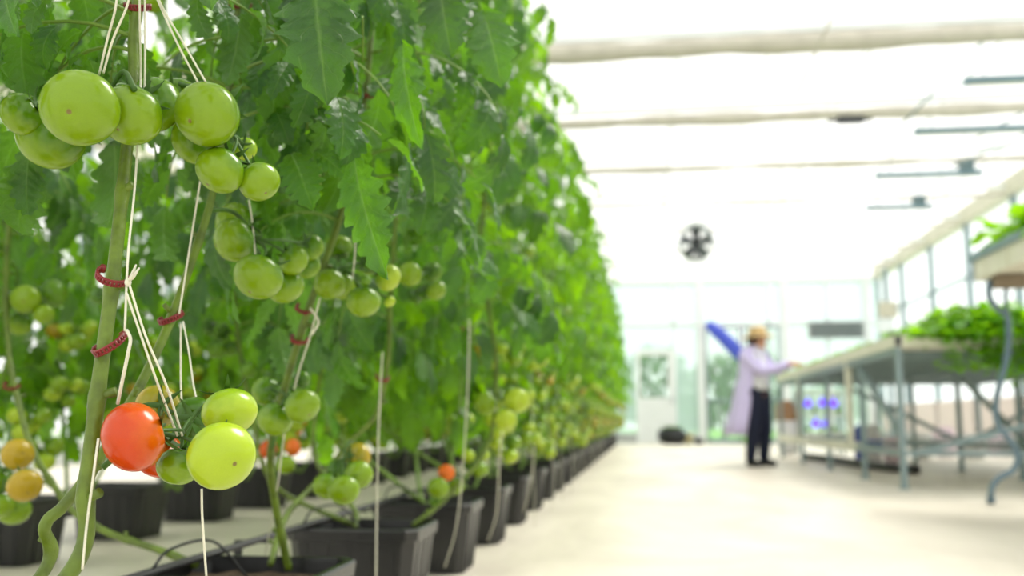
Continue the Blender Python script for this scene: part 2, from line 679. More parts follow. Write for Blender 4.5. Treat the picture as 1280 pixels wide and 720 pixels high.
def place_tomato(c, r, axis, color, res, parent, poff, var=0, label=None, sq=1.0):
    """poff: world position of the parent's origin"""
    key = (color, res, var) if (color, res, var) in TOM else (color, res, 0)
    o = bpy.data.objects.new('tomato', TOM[key])
    COL.objects.link(o)
    o.parent = parent
    o.location = Vector(np.asarray(c) - poff)
    o.rotation_mode = 'QUATERNION'
    o.rotation_quaternion = Vector(nrm(axis)).to_track_quat('Z', 'Y')
    o.scale = (r, r, r * sq)
    if label:
        o['label'] = label
    return o


def calyx_mb(mb, c, r, axis, rg, ln=.55, mi=0):
    ax = nrm(axis)
    A = nrm(np.cross(ax, (.3, .9, .2)))
    B = np.cross(ax, A)
    top = np.asarray(c) + ax * r * .70
    for k in range(5):
        a = 2 * PI * k / 5 + rg.uniform(-.2, .2)
        d = A * math.cos(a) + B * math.sin(a)
        s = np.cross(ax, d)
        pts, w = [], []
        l = r * ln * rg.uniform(.8, 1.25)
        lift = rg.uniform(.1, .6)
        V = []
        for q, wd in ((0, .10), (.35, .13), (.7, .09), (1., .01)):
            p = top + d * l * q * 1.5 + ax * r * (.10 + lift * q * q * .8 - .25 * q * (1 - q))
            V += [p - s * wd * r, p + ax * r * .03, p + s * wd * r]
        Fc = []
        for i in range(3):
            for j in range(2):
                Fc.append((i * 3 + j, i * 3 + j + 1, i * 3 + j + 4, i * 3 + j + 3))
        mb.add(V, Fc, mi=mi)
    return top


def truss(parent, poff, start, node, fruits, res='hi', seed=0, rad=.0028):
    """fruit_truss (the green fruit stalk) with its tomatoes and calyces as sub-parts.
    fruits: (centre, radius, colour[, label[, axis]])"""
    rg = random.Random(seed)
    mb = MB()
    start, node = np.asarray(start, float), np.asarray(node, float)
    mid = (start + node) / 2 + np.array([0, 0, .02])
    mb.tube(spline([start, mid, node], 6), np.linspace(rad * 1.3, rad, 13), 7 if res == 'hi' else 4)
    cal = []
    spec = []
    for fr in fruits:
        c, r, colr = np.asarray(fr[0], float), fr[1], fr[2]
        ax = fr[4] if len(fr) > 4 and fr[4] is not None else nrm(nrm(node - c) + np.array([0, 0, .35]))
        top = c + ax * r * .66
        m2 = (node + top) / 2 + ax * r * .35
        mb.tube(spline([node, m2, top], 5), rad * .75, 6 if res == 'hi' else 3)
        if res == 'hi':
            k = MB()
            calyx_mb(k, c, r, ax, rg)
            cal.append(k)
        else:
            calyx_mb(mb, c, r, ax, rg)
        spec.append((c, r, ax, colr, fr[3] if len(fr) > 3 else None))
    t = mb.obj('fruit_truss', 'calyx_green', parent)
    t.location = (0, 0, 0)
    for c, r, ax, colr, lab in spec:
        place_tomato(c, r, ax, colr, res, t, poff, rg.randrange(2), lab, rg.uniform(.96, 1.04))
    for k in cal:
        o = bpy.data.objects.new('calyx', k.mesh('calyx', 'calyx_green', True, poff))
        COL.objects.link(o)
        o.parent = t
    return t


def stem_mb(pts, r0=.009, r1=.006, seed=0, n=10, seg=12):
    """stem with swollen nodes and cut leaf stubs"""
    rg = random.Random(seed)
    P = spline(pts, n)
    L = np.concatenate([[0], np.cumsum(np.linalg.norm(np.diff(P, axis=0), axis=1))])
    R = np.linspace(r0, r1, len(P))
    nodes = np.arange(.06, L[-1], .13) + np.array([rg.uniform(-.02, .02) for _ in np.arange(.06, L[-1], .13)])
    for q in nodes:
        R = R * (1 + .22 * np.exp(-((L - q) / .012) ** 2))
    mb = MB()
    mb.tube(P, R, seg)
    for q in nodes:
        if q > 1.1:
            break
        i = min(np.searchsorted(L, q), len(P) - 2)
        t = nrm(P[i + 1] - P[i])
        a = rg.random() * 2 * PI
        A = nrm(np.cross(t, (0, 1, .2)))
        d = A * math.cos(a) + np.cross(t, A) * math.sin(a)
        b = P[i]
        e = b + d * (R[i] + rg.uniform(.004, .014)) + t * .006
        mb.tube([b, (b + e) / 2, e], [R[i] * .5, R[i] * .5, R[i] * .55], 8)
    return mb, P, L


# ------------------------------------------------------------------ the building
WX0, WX1, WY0, WY1, EAVE, RIDGE = -7.2, 6.0, -4.8, 26.4, 4.2, 6.4
m = MB()
m.box((WX0, WY0, -.12), (WX1, WY1, 0))
struct('floor', m, 'floor_concrete')
m = MB()
m.box((-60, WY1 + .3, -.16), (70, 90, -.10))
tag(m.obj('ground', 'lawn', smooth=False), kind='structure')

BAY = [WY0 + 2.4 * i for i in range(14)]      # truss lines
m = MB()
xm = (WX0 + WX1) / 2
for x0, z0, x1, z1 in ((WX0, EAVE + .25, xm, RIDGE), (xm, RIDGE, WX1, EAVE + .25)):
    m.add([(x0, WY0, z0), (x1, WY0, z1), (x1, WY1, z1), (x0, WY1, z0)], [(0, 1, 2, 3)])
struct('ceiling', m, 'roof_film')
m = MB()
for x in np.arange(WX0 + .6, WX1, 1.2):
    z = EAVE + .25 + (RIDGE - EAVE - .25) * (1 - abs(x - xm) / (xm - WX0)) - .04
    m.box((x - .012, WY0, z - .012), (x + .012, WY1, z + .012))
struct('trim_1', m, 'white_paint')
m = MB()
m.box((WX1 - .12, WY0, EAVE - .02), (WX1 + .1, WY1, EAVE + .26))
m.box((WX0 - .1, WY0, EAVE - .02), (WX0 + .12, WY1, EAVE + .26))
struct('trim_2', m, 'cream_metal')

# side and end walls: glass between posts above a kerb
for side, x in (('left', WX0), ('right', WX1)):
    m = MB()
    m.add([(x, WY0, .3), (x, WY1, .3), (x, WY1, EAVE), (x, WY0, EAVE)], [(0, 1, 2, 3)])
    struct('wall_' + side, m, 'white_film' if side == 'left' else 'wall_glass')
    m = MB()
    m.box((x - .08, WY0, 0), (x + .08, WY1, .3))
    struct('baseboard_' + side, m, 'kerb_concrete')
    if side == 'right':
        m = MB()
        m.box((x - .05, WY0, .3), (x + .05, WY1, .95))
        struct('wall_right_low', m, 'panel_blush')
    p = MB()
    for y in BAY:
        p.box((x - .05 if side == 'right' else x - .05, y - .05, .3), (x + .05, y + .05, EAVE))
    for z in (1.6, 3.2):
        p.box((x - .03, WY0, z - .025), (x + .03, WY1, z + .025))
    struct('trim_3' if side == 'left' else 'trim_4', p, 'steel_grey')

# back wall: two glazed bays with white posts, a white door with a window, a glass double door
Yb = WY1
m = MB()


def bx(px, Y=Yb):
    return at(px, 527, Y)[0]


def bz(py, Y=Yb, px=900):
    return at(px, py, Y)[2]


d0, d1 = bx(796), bx(845)          # white door
g0, g1 = bx(882), bx(978)          # glass door
holes = [(d0, d1, 2.4), (g0, g1, 3.05)]
edges = [WX0, d0, d1, g0, g1, WX1]
for i in range(5):
    a, b = edges[i], edges[i + 1]
    z0 = .25
    for h in holes:
        if abs(a - h[0]) < 1e-6:
            z0 = h[2]
    m.add([(a, Yb, z0), (b, Yb, z0), (b, Yb, EAVE), (a, Yb, EAVE)], [(0, 1, 2, 3)])
m.add([(WX0, Yb, EAVE), (WX1, Yb, EAVE), (xm, Yb, RIDGE), (xm, Yb, RIDGE)], [(0, 1, 2, 3)], mi=1)
struct('wall_back', m, ['end_wall_glass', 'roof_film'])
m = MB()
m.add([(WX0, WY0, 0), (WX1, WY0, 0), (WX1, WY0, EAVE), (WX0, WY0, EAVE)], [(0, 1, 2, 3)])
m.add([(WX0, WY0, EAVE), (WX1, WY0, EAVE), (xm, WY0, RIDGE), (xm, WY0, RIDGE)], [(0, 1, 2, 3)])
struct('wall_front', m, 'white_film')
m = MB()
for a, b in ((WX0, d0), (d1, g0), (g1, WX1)):
    m.box((a, Yb - .06, 0), (b, Yb + .06, .25))
struct('baseboard_back', m, 'kerb_concrete')
m = MB()
for px in (763, 878, 985, 1090):
    x = bx(px)
    m.box((x - .09, Yb - .08, 0), (x + .09, Yb + .08, EAVE))
struct('trim_5', m, 'white_paint')
m = MB()
for px in (845, 965, 1040):
    x = bx(px)
    m.box((x - .03, Yb - .05, .25), (x + .03, Yb + .05, EAVE))
m.box((WX0, Yb - .05, 3.03), (WX1, Yb + .05, 3.11))
m.box((WX0, Yb - .07, EAVE - .06), (WX1, Yb + .07, EAVE + .05))
struct('trim_6', m, 'white_paint')

dr = thing('door_1', (d0, Yb, 0), None, None)
dr['kind'] = 'structure'
m = MB()
zw0, zw1 = bz(497), bz(444)
m.box((d0, Yb - .12, 0), (d1, Yb - .04, zw0))
m.box((d0, Yb - .12, zw1), (d1, Yb - .04, 2.4))
m.box((d0, Yb - .12, zw0), (d0 + .1, Yb - .04, zw1))
m.box((d1 - .17, Yb - .12, zw0), (d1, Yb - .04, zw1))
m.obj('door_panel', 'white_paint', dr, False)
m = MB()
m.box((d0 + .1, Yb - .09, zw0), (d1 - .17, Yb - .07, zw1))
m.obj('pane', 'door_glass', dr, False)
m = MB()
m.tube([(d1 - .08, Yb - .12, 1.0), (d1 - .08, Yb - .17, 1.0), (d1 - .08, Yb - .17, 1.18), (d1 - .08, Yb - .12, 1.18)], .012, 8)
m.obj('handle', 'steel_dark', dr)
gd = thing('door_2', (g0, Yb, 0), None, None)
gd['kind'] = 'structure'
gmid = (g0 + g1) / 2
for a, b in ((g0, gmid), (gmid, g1)):
    m = MB()
    a2, b2 = a + .02, b - .02
    for q in ((a2, 0, a2 + .06, 3.0), (b2 - .06, 0, b2, 3.0), (a2, 0, b2, .12), (a2, 2.94, b2, 3.0), (a2, 1.05, b2, 1.11)):
        m.box((q[0], Yb - .1, q[1]), (q[2], Yb - .05, q[3]))
    fr = m.obj('door_frame', 'steel_grey', gd, False)
    m = MB()
    m.box((a2 + .06, Yb - .08, .12), (b2 - .06, Yb - .07, 2.94))
    m.obj('pane', 'door_glass', gd, False)

# roof trusses with the gathered shade curtain hanging along each
rg = random.Random(5)
for i, y in enumerate(BAY[1:-1]):
    m = MB()
    m.box((WX0, y - .03, EAVE + .10), (WX1, y + .03, EAVE + .17))
    for x in np.arange(WX0 + 1.1, WX1 - .5, 2.2):
        zt = EAVE + .25 + (RIDGE - EAVE - .25) * (1 - abs(x - xm) / (xm - WX0)) - .06
        m.bar((x, y, EAVE + .14), (x, y, zt), .025)
    struct('trim_%d' % (7 + i), m, 'white_paint')
    m = MB()
    n = 90
    xs = np.linspace(WX0 + .15, WX1 - .15, n)
    rr = []
    zz = []
    for x in xs:
        rr.append({5: .095, 6: .070, 7: .045, 8: .032}.get(i, .026 if i > 8 else .09) + .010 * math.sin(x * 2.3 + i * 2) * (1 if i < 8 else .5) + .006 * math.sin(x * 7 + i) * (1 if i < 8 else .4) + rg.uniform(-.003, .003))
        zz.append(EAVE + .0 - .012 * abs(math.sin(x * 1.4 + i)))
    m.tube([(x, y, z) for x, z in zip(xs, zz)], rr, 12)
    o = m.obj('shade_curtain', 'fabric_cream')
    ORD = {5: 'Cream rolled shade curtain over the aisle, thickest and topmost of those in view',
           6: 'cream rolled shade curtain over the aisle, second from the top, dark box under it',
           7: 'cream rolled shade curtain over the aisle, third from the top',
           8: 'cream rolled shade curtain over the aisle, fourth from the top'}
    tag(o, ORD.get(i, 'thin distant cream shade curtain rolled up along a roof truss').lower(), 'shade curtain', 'rolled shade curtains under the roof')

# grey hanging lamp bars at the right of each truss bay
lab = ['first (nearest) of the grey lamp bars under the roof at upper right', 'second grey lamp bar down from the upper right corner',
       'third grey lamp bar down, ending in a dark bracket', 'small far grey lamp bar under the roof, lowest of them']
for k, (x0p, x1p, yp, Y) in enumerate(((1205, 1330, 102, 10.3), (1143, 1330, 165, 12.2), (1095, 1228, 220, 14.4), (1082, 1166, 260, 16.5))):
    a, b = at(x0p, yp, Y), at(x1p, yp - 2, Y)
    z = a[2]
    t = thing('lamp_bar', ((a[0] + b[0]) / 2, Y, z), lab[k], 'lamp', 'grey lamp bars under the roof')
    m = MB()
    m.box((a[0], Y - .05, z - .035), (b[0], Y + .05, z + .035))
    m.obj('housing', 'rail_blue_grey', t, False)
    m = MB()
    m.box((a[0] + .04, Y - .03, z - .045), (b[0] - .04, Y + .03, z - .034))
    m.obj('diffuser', 'tray_white', t, False)
    for x in (a[0] + .2, b[0] - .2):
        m = MB()
        m.tube([(x, Y, z + .03), (x, Y, EAVE + .45)], .006, 6)
        m.obj('hanger', 'steel_grey', t)
    m = MB()
    m.box((b[0] - .3, Y - .09, z + .03), (b[0] - .12, Y + .09, z + .17))
    m.obj('bracket', 'steel_dark', t, False)
# slanting rods beside the lamps
for k, (p, q, Y) in enumerate((((1190, 92), (1133, 150), 11.0), ((1232, 190), (1196, 206), 13.4), ((1262, 150), (1222, 172), 12.4), ((1050, 0), (1000, 108), 9.0))):
    a, b = at(*p, Y), at(*q, Y + .25)
    m = MB()
    ex = nrm(a - b)
    m.tube([b - ex * .1, a + ex * .6], .014, 6)
    tag(m.obj('hanging_rod', 'steel_grey' if k < 3 else 'fabric_cream'),
        ['thin grey rod slanting between the first and second lamp bars', 'short grey rod slanting down to the third lamp bar',
         'thin grey rod slanting at the right edge above the second lamp bar', 'thin pale cord slanting from the top of the roof over the aisle'][k], 'rod')
# dark motor boxes under the second curtain
for k, (px, py, w) in enumerate(((718, 156, .12), (1063, 150, .15))):
    c = at(px, py, 12.0)
    m = MB()
    m.box(c + (-w, -.05, -.035), c + (w, .05, .035))
    m.tube([c + (-w - .1, 0, 0), c + (w + .1, 0, 0)], .02, 8)
    tag(m.obj('curtain_motor', 'fan_dark' if k else 'steel_dark', smooth=False),
        ['small dark motor under the second curtain beside the foliage', 'dark motor box under the middle of the second curtain'][k], 'motor')

# thin water pipe high over the aisle
m = MB()
a = at(668, 14, 8.8)
m.tube([(WX0 + .2, 8.8, a[2]), (a[0] + 1.2, 8.8, a[2]), (WX1 - .2, 8.8, a[2] + .02)], .013, 6)
tag(m.obj('water_pipe', 'white_paint'), 'thin pale water pipe crossing under the roof at the very top', 'pipe')

# circulation fan
fc = at(870, 304, 14.4)
t = thing('circulation_fan', tuple(fc), 'round grey circulation fan hanging over the aisle', 'fan')
m = MB()
R = .235
m.lathe(fc, [(R, -.13), (R + .012, -.13), (R + .012, .13), (R, .13), (R, -.13)], 40, axis=(0, 1, 0))
m.obj('shroud', 'fan_metal', t)
m = MB()
m.lathe(fc, [(0.001, -.09), (.07, -.08), (.075, .06), (.001, .07)], 20, axis=(0, 1, 0))
m.box(fc + (-.02, -.06, -.22), fc + (.02, .06, .22))
m.obj('motor', 'fan_dark', t)
for k in range(5):
    a = 2 * PI * k / 5 + .3
    d = np.array([math.cos(a), 0, math.sin(a)])
    s = np.array([-math.sin(a), 0, math.cos(a)])
    m = MB()
    V = []
    for q, w in ((.05, .03), (.12, .06), (.2, .07), (.222, .04)):
        V += [fc + d * q - s * w + (0, .03, 0), fc + d * q + s * w + (0, -.03, 0)]
    m.add(V, [(0, 1, 3, 2), (2, 3, 5, 4), (4, 5, 7, 6)])
    m.obj('blade', 'fan_dark' if k % 2 else 'fan_metal', t)
m = MB()
for r in (.08, .13, .18, .225):
    ang = np.linspace(0, 2 * PI, 33)
    m.tube([fc + (r * math.cos(a), -.13, r * math.sin(a)) for a in ang], .004, 5, cap=False)
for k in range(8):
    a = PI * k / 4
    m.tube([fc + (.05 * math.cos(a), -.13, .05 * math.sin(a)), fc + (R * math.cos(a), -.13, R * math.sin(a))], .004, 5)
m.obj('guard', 'fan_metal', t)
m = MB()
for dx in (-.17, .17):
    m.tube([fc + (dx, 0, .17), fc + (dx * .9, 0, EAVE - fc[2] + .1)], .0035, 5)
m.obj('hanging_wire', 'white_paint', t)

# blue tarp, grey vent panel, boxes at the back
a, b = at(884, 404, Yb - .35), at(942, 462, Yb - .35)
m = MB()
P = spline([a, a * .6 + b * .4 + (0, 0, .05), b], 6)
m.tube(P, [.09, .13, .15, .16, .17, .16, .17, .18, .17, .16, .15, .16, .14], 12)
tag(m.obj('hanging_tarp', 'tarp_blue'), 'blue rolled tarp slung aslant across the glass door behind the worker', 'tarp')
m = MB()
a, b = at(1011, 423, Yb - .16), at(1079, 402, Yb - .16)
t = thing('vent_panel', ((a[0] + b[0]) / 2, Yb - .16, a[2]), 'wide grey vent panel high on the glass end wall', 'vent')
m.box((a[0], Yb - .2, a[2]), (b[0], Yb - .09, b[2]))
m.obj('housing', 'panel_grey', t, False)
m = MB()
for k in range(6):
    z = a[2] + .05 + k * (b[2] - a[2] - .1) / 5
    m.box((a[0] + .05, Yb - .225, z - .008), (b[0] - .05, Yb - .2, z + .014))
m.obj('slats', 'steel_dark', t, False)
for k, (p0, p1, mt_, lb) in enumerate((((1100, 397), (1121, 377), 'box_beige', 'beige electrical box up in the far right corner'),
                                       ((1099, 416), (1118, 399), 'white_paint', 'white square box below the beige one in the far right corner'))):
    a, b = at(*p0, 24.6), at(*p1, 24.6)
    m = MB()
    m.box((a[0], 24.55, a[2]), (b[0], 24.75, b[2]))
    m.box((a[0] + .03, 24.53, a[2] + .03), (b[0] - .03, 24.55, b[2] - .03))
    t = tag(m.obj('wall_mounted_box', mt_, smooth=False, loc=(a[0], 24.6, a[2])), lb, 'box')
m = MB()
xp = at(1110, 400, 24.75)[0]
m.box((xp - .05, 24.76, 0), (xp + .05, 24.86, EAVE))
struct('trim_30', m, 'steel_grey')

# clutter by the back wall
bc = at(840, 553, 24.6)
m = MB()
V0 = []
rg = random.Random(9)
m.ell((bc[0], 24.8, .2), (.36, .3, .24), 20, 12)
V = m.v[0]
for i in range(len(V)):
    q = V[i] - (bc[0], 24.8, .2)
    V[i] = (bc[0], 24.8, .2) + q * (1 + .08 * math.sin(q[0] * 23) * math.cos(q[2] * 19) + .05 * math.sin(q[1] * 31))
V[:, 2] = np.maximum(V[:, 2], .003)
t = thing('rubbish_bag', (bc[0], 24.8, 0), 'black plastic bag of green cuttings on the floor by the white door', 'bag')
m.obj('bag', 'bag_black', t)
m = MB()
for k in range(22):
    tp = TPL['low'][k % 3]
    a = rg.random() * 6.28
    V = leaflet_pts(tp, np.array([bc[0] + .1 * math.cos(a), 24.8 + .1 * math.sin(a), .40]), np.array([math.cos(a), math.sin(a), .6]), np.array([0, 0, 1.]), .16, 1.2)
    m.add(V, tp[1], tp[2])
m.obj('cuttings', 'lettuce_leaf', t)
for k, (px, mt_, r, lb) in enumerate(((860, 'bucket_cream', .13, 'cream bucket on the floor beside the black bag'), (874, 'pot_black', .12, 'small black tub on the floor right of the cream bucket'))):
    c = at(px, 553, 24.9)
    m = MB()
    h = .26 if k == 0 else .14
    m.lathe((c[0], 24.9, 0), [(.001, .001), (r * .8, .001), (r, h), (r + .012, h), (r + .012, h - .02), (r - .01, h - .02), (r * .78, .02), (.001, .02)], 24)
    tag(m.obj('bucket', mt_, loc=(c[0], 24.9, 0)), lb, 'bucket')

# shrubs and trees outdoors behind the end wall
rg = random.Random(21)


def shrub(x, y, h, w, n, seed, label, leaf=.3, grp='bushes outside behind the end wall'):
    r = random.Random(seed)
    t = thing('shrub', (x, y, -.1), label, 'shrub', grp)
    m = MB()
    for k in range(n):
        a, b_ = r.random() * 2 * PI, math.acos(r.uniform(-.6, 1))
        q = r.uniform(.5, 1) ** .5
        c = np.array([x + w * q * math.sin(b_) * math.cos(a), y + w * q * math.sin(b_) * math.sin(a), h * .55 + h * .45 * q * math.cos(b_)])
        tp = TPL['low'][k % 3]
        V = leaflet_pts(tp, c, np.array([r.uniform(-1, 1), r.uniform(-1, 1), r.uniform(-.8, .4)]), np.array([r.uniform(-.5, .5), r.uniform(-.5, .5), 1.]), leaf * r.uniform(.7, 1.3), .8)
        m.add(V, tp[1], tp[2])
    m.obj('foliage', 'outdoor_leaf', t)
    m = MB()
    for k in range(3):
        a = k * 2.1
        m.tube(spline([(x, y, -.1), (x + .2 * math.cos(a), y + .2 * math.sin(a), h * .4), (x + w * .5 * math.cos(a), y + w * .5 * math.sin(a), h * .8)], 4), .05, 6)
    m.obj('trunk', 'trunk_brown', t)


for k, (px, Y, h, w) in enumerate(((818, 30, 2.9, 1.1), (905, 31, 2.7, 1.2), (945, 33, 3.0, 1.3), (1000, 32, 1.7, 1.0), (1050, 34, 1.9, 1.2), (770, 31, 2.0, 1.0), (860, 33, 1.4, .9))):
    shrub(bx(px, Y), Y, h, w, 420, 40 + k, ['green bush outside behind the white door window', 'bush outside behind the glass door and the blue tarp',
          'bush outside behind the worker', 'pale bush outside, seen through the glass right of the worker', 'pale bush outside below the grey vent panel',
          'bush outside at the end of the tomato row', 'low bush outside between the two doors'][k])

# ------------------------------------------------------------------ pots, pipes


def pot_parts(t, x, y):
    w, d, h = .19, .16, .25
    m = MB()
    def ring(hw, hd, z, c=.03):
        return [(x - hw + c, y - hd, z), (x + hw - c, y - hd, z), (x + hw, y - hd + c, z), (x + hw, y + hd - c, z),
                (x + hw - c, y + hd, z), (x - hw + c, y + hd, z), (x - hw, y + hd - c, z), (x - hw, y - hd + c, z)]
    prof = [(.82, .002), (.94, h - .035), (.985, h - .033), (1.0, h - .005), (.985, h), (.92, h), (.90, h - .05), (.78, .02)]
    V = []
    for s, z in prof:
        V += ring(w * s, d * s, z)
    Fc = []
    for i in range(len(prof) - 1):
        for j in range(8):
            k = (j + 1) % 8
            Fc.append((i * 8 + j, i * 8 + k, (i + 1) * 8 + k, (i + 1) * 8 + j))
    m.add(V, Fc)
    m.add(ring(w * .82, d * .82, .002), [(3, 2, 1, 0), (7, 4, 3, 0), (7, 6, 5, 4)])
    # moulded ribs down the walls
    for k in range(-2, 3):
        for sy in (-1, 1):
            m.bar((x + k * .06, y + sy * d * .84, .01), (x + k * .062, y + sy * d * .935, h - .04), .005, .005)
    for k in range(-1, 2):
        for sx in (-1, 1):
            m.bar((x + sx * w * .84, y + k * .07, .01), (x + sx * w * .935, y + k * .072, h - .04), .005, .005)
    m.obj('bucket', 'pot_black', t, False)
    m = MB()
    n = 9
    V = []
    for i in range(n):
        for j in range(n):
            V.append((x + (i / (n - 1) - .5) * 2 * w * .905, y + (j / (n - 1) - .5) * 2 * d * .9, h - .035 + .006 * math.sin(i * 2.7 + j * 1.9)))
    m.add(V, [(i * n + j, (i + 1) * n + j, (i + 1) * n + j + 1, i * n + j + 1) for i in range(n - 1) for j in range(n - 1)])
    m.obj('soil', 'potting_soil', t)


R1X, R2X, PY0, DY = -.81, -2.48, 2.02, .87
rows = []
proto = None
plabels = {1: 'black square pot nearest the camera at the bottom of the row beside the aisle', 2: 'black square pot second in the aisle row, its broad front wall in full view',
           3: 'black square pot third from the front in the aisle row', 4: 'black square pot fourth from the front in the aisle row',
           5: 'black square pot fifth from the front in the aisle row'}
R1 = [PY0 + DY * (k - 1) for k in range(0, 27)]
R2 = [3.72 + .86 * k for k in range(0, 21)]
for ri, (X, Ys) in enumerate(((R1X, R1), (R2X, R2))):
    for k, y in enumerate(Ys):
        if proto is None:
            proto = thing('plant_pot', (X, y, 0), 'x', 'plant pot')
            pot_parts(proto, X, y)
            o = proto
        else:
            o = copy_tree(proto)
            o.location = (X, y, 0)
        if ri == 0:
            o['label'] = plabels.get(k, 'black square pot far down the aisle row, hardly to be told from its neighbours')
            o['group'] = 'black pots of the aisle row'
        else:
            o['label'] = {0: 'black pot at the left edge in the row behind', 1: 'black pot in the row behind, left of the red tomatoes and under them',
                          2: 'black pot in the row behind, just below the pale green tomatoes'}.get(k, 'black pot in the row behind, half hidden between stems')
            o['group'] = 'black pots of the row behind'
        if ri == 0 and k == 0:
            o['label'] = 'black pot below the frame holding the nearest tomato stems'

for k, (x, z, r) in enumerate(((-.935, .259, .007), (-.962, .257, .005))):
    m = MB()
    m.tube([(x, -1, z), (x + .004, 5, z - .002), (x - .004, 12, z + .002), (x, 23, z)], r, 8)
    tag(m.obj('irrigation_pipe', 'pipe_black'), ['thicker black irrigation pipe running along the rims of the aisle pots', 'thinner black irrigation pipe beside the thicker one along the pots'][k], 'pipe')
m = MB()
for y in [q + DY / 2 for q in R1]:
    m.bar((-1.012, y, 0.0), (-1.012, y, .25), .016)
    m.bar((-1.02, y, .247), (-.92, y, .247), .014, .006)
tag(m.obj('pipe_stand', 'pipe_black', smooth=False), 'black stands under the irrigation pipes', 'stand', kind='stuff')
m = MB()
m.tube([(-2.76, 2, .10), (-2.76, 23, .10)], .016, 8)
for y in np.arange(2.2, 23, 1.5):
    m.bar((-2.76, y, 0), (-2.76, y, .1), .03)
tag(m.obj('irrigation_pipe', 'pipe_black'), 'black irrigation pipe low behind the rear row of pots', 'pipe')
rg = random.Random(3)
dl = ['black drip tube arching over the nearest pot', 'black drip tube arching over the second pot of the aisle row']
for k, y in enumerate(R1[:14]):
    if k == 0:
        continue
    p0 = (-.945, y - .14, .264)
    m = MB()
    m.tube(spline([p0, (-.93, y - .1, .29 + rg.uniform(0, .02)), (-.88, y + rg.uniform(-.08, .04), .30), (-.82, y + .03, .22)], 6), .003, 6)
    tag(m.obj('drip_tube', 'pipe_black'), dl[k - 1] if k < 3 else 'thin black drip tube leading into a far pot', 'tube', 'drip tubes of the aisle row')

# ------------------------------------------------------------------ near plants
PROT = []      # (px, py, r, depth) fruit that leaves must not cover


def fr(px, py, rpx, Y, colr='green', label=None, axis=None):
    c = at(px, py, Y)
    r = rpx * depth(c) / F
    if axis is not None:
        axis = nrm(axis)
    return (c, r, colr, label, axis)


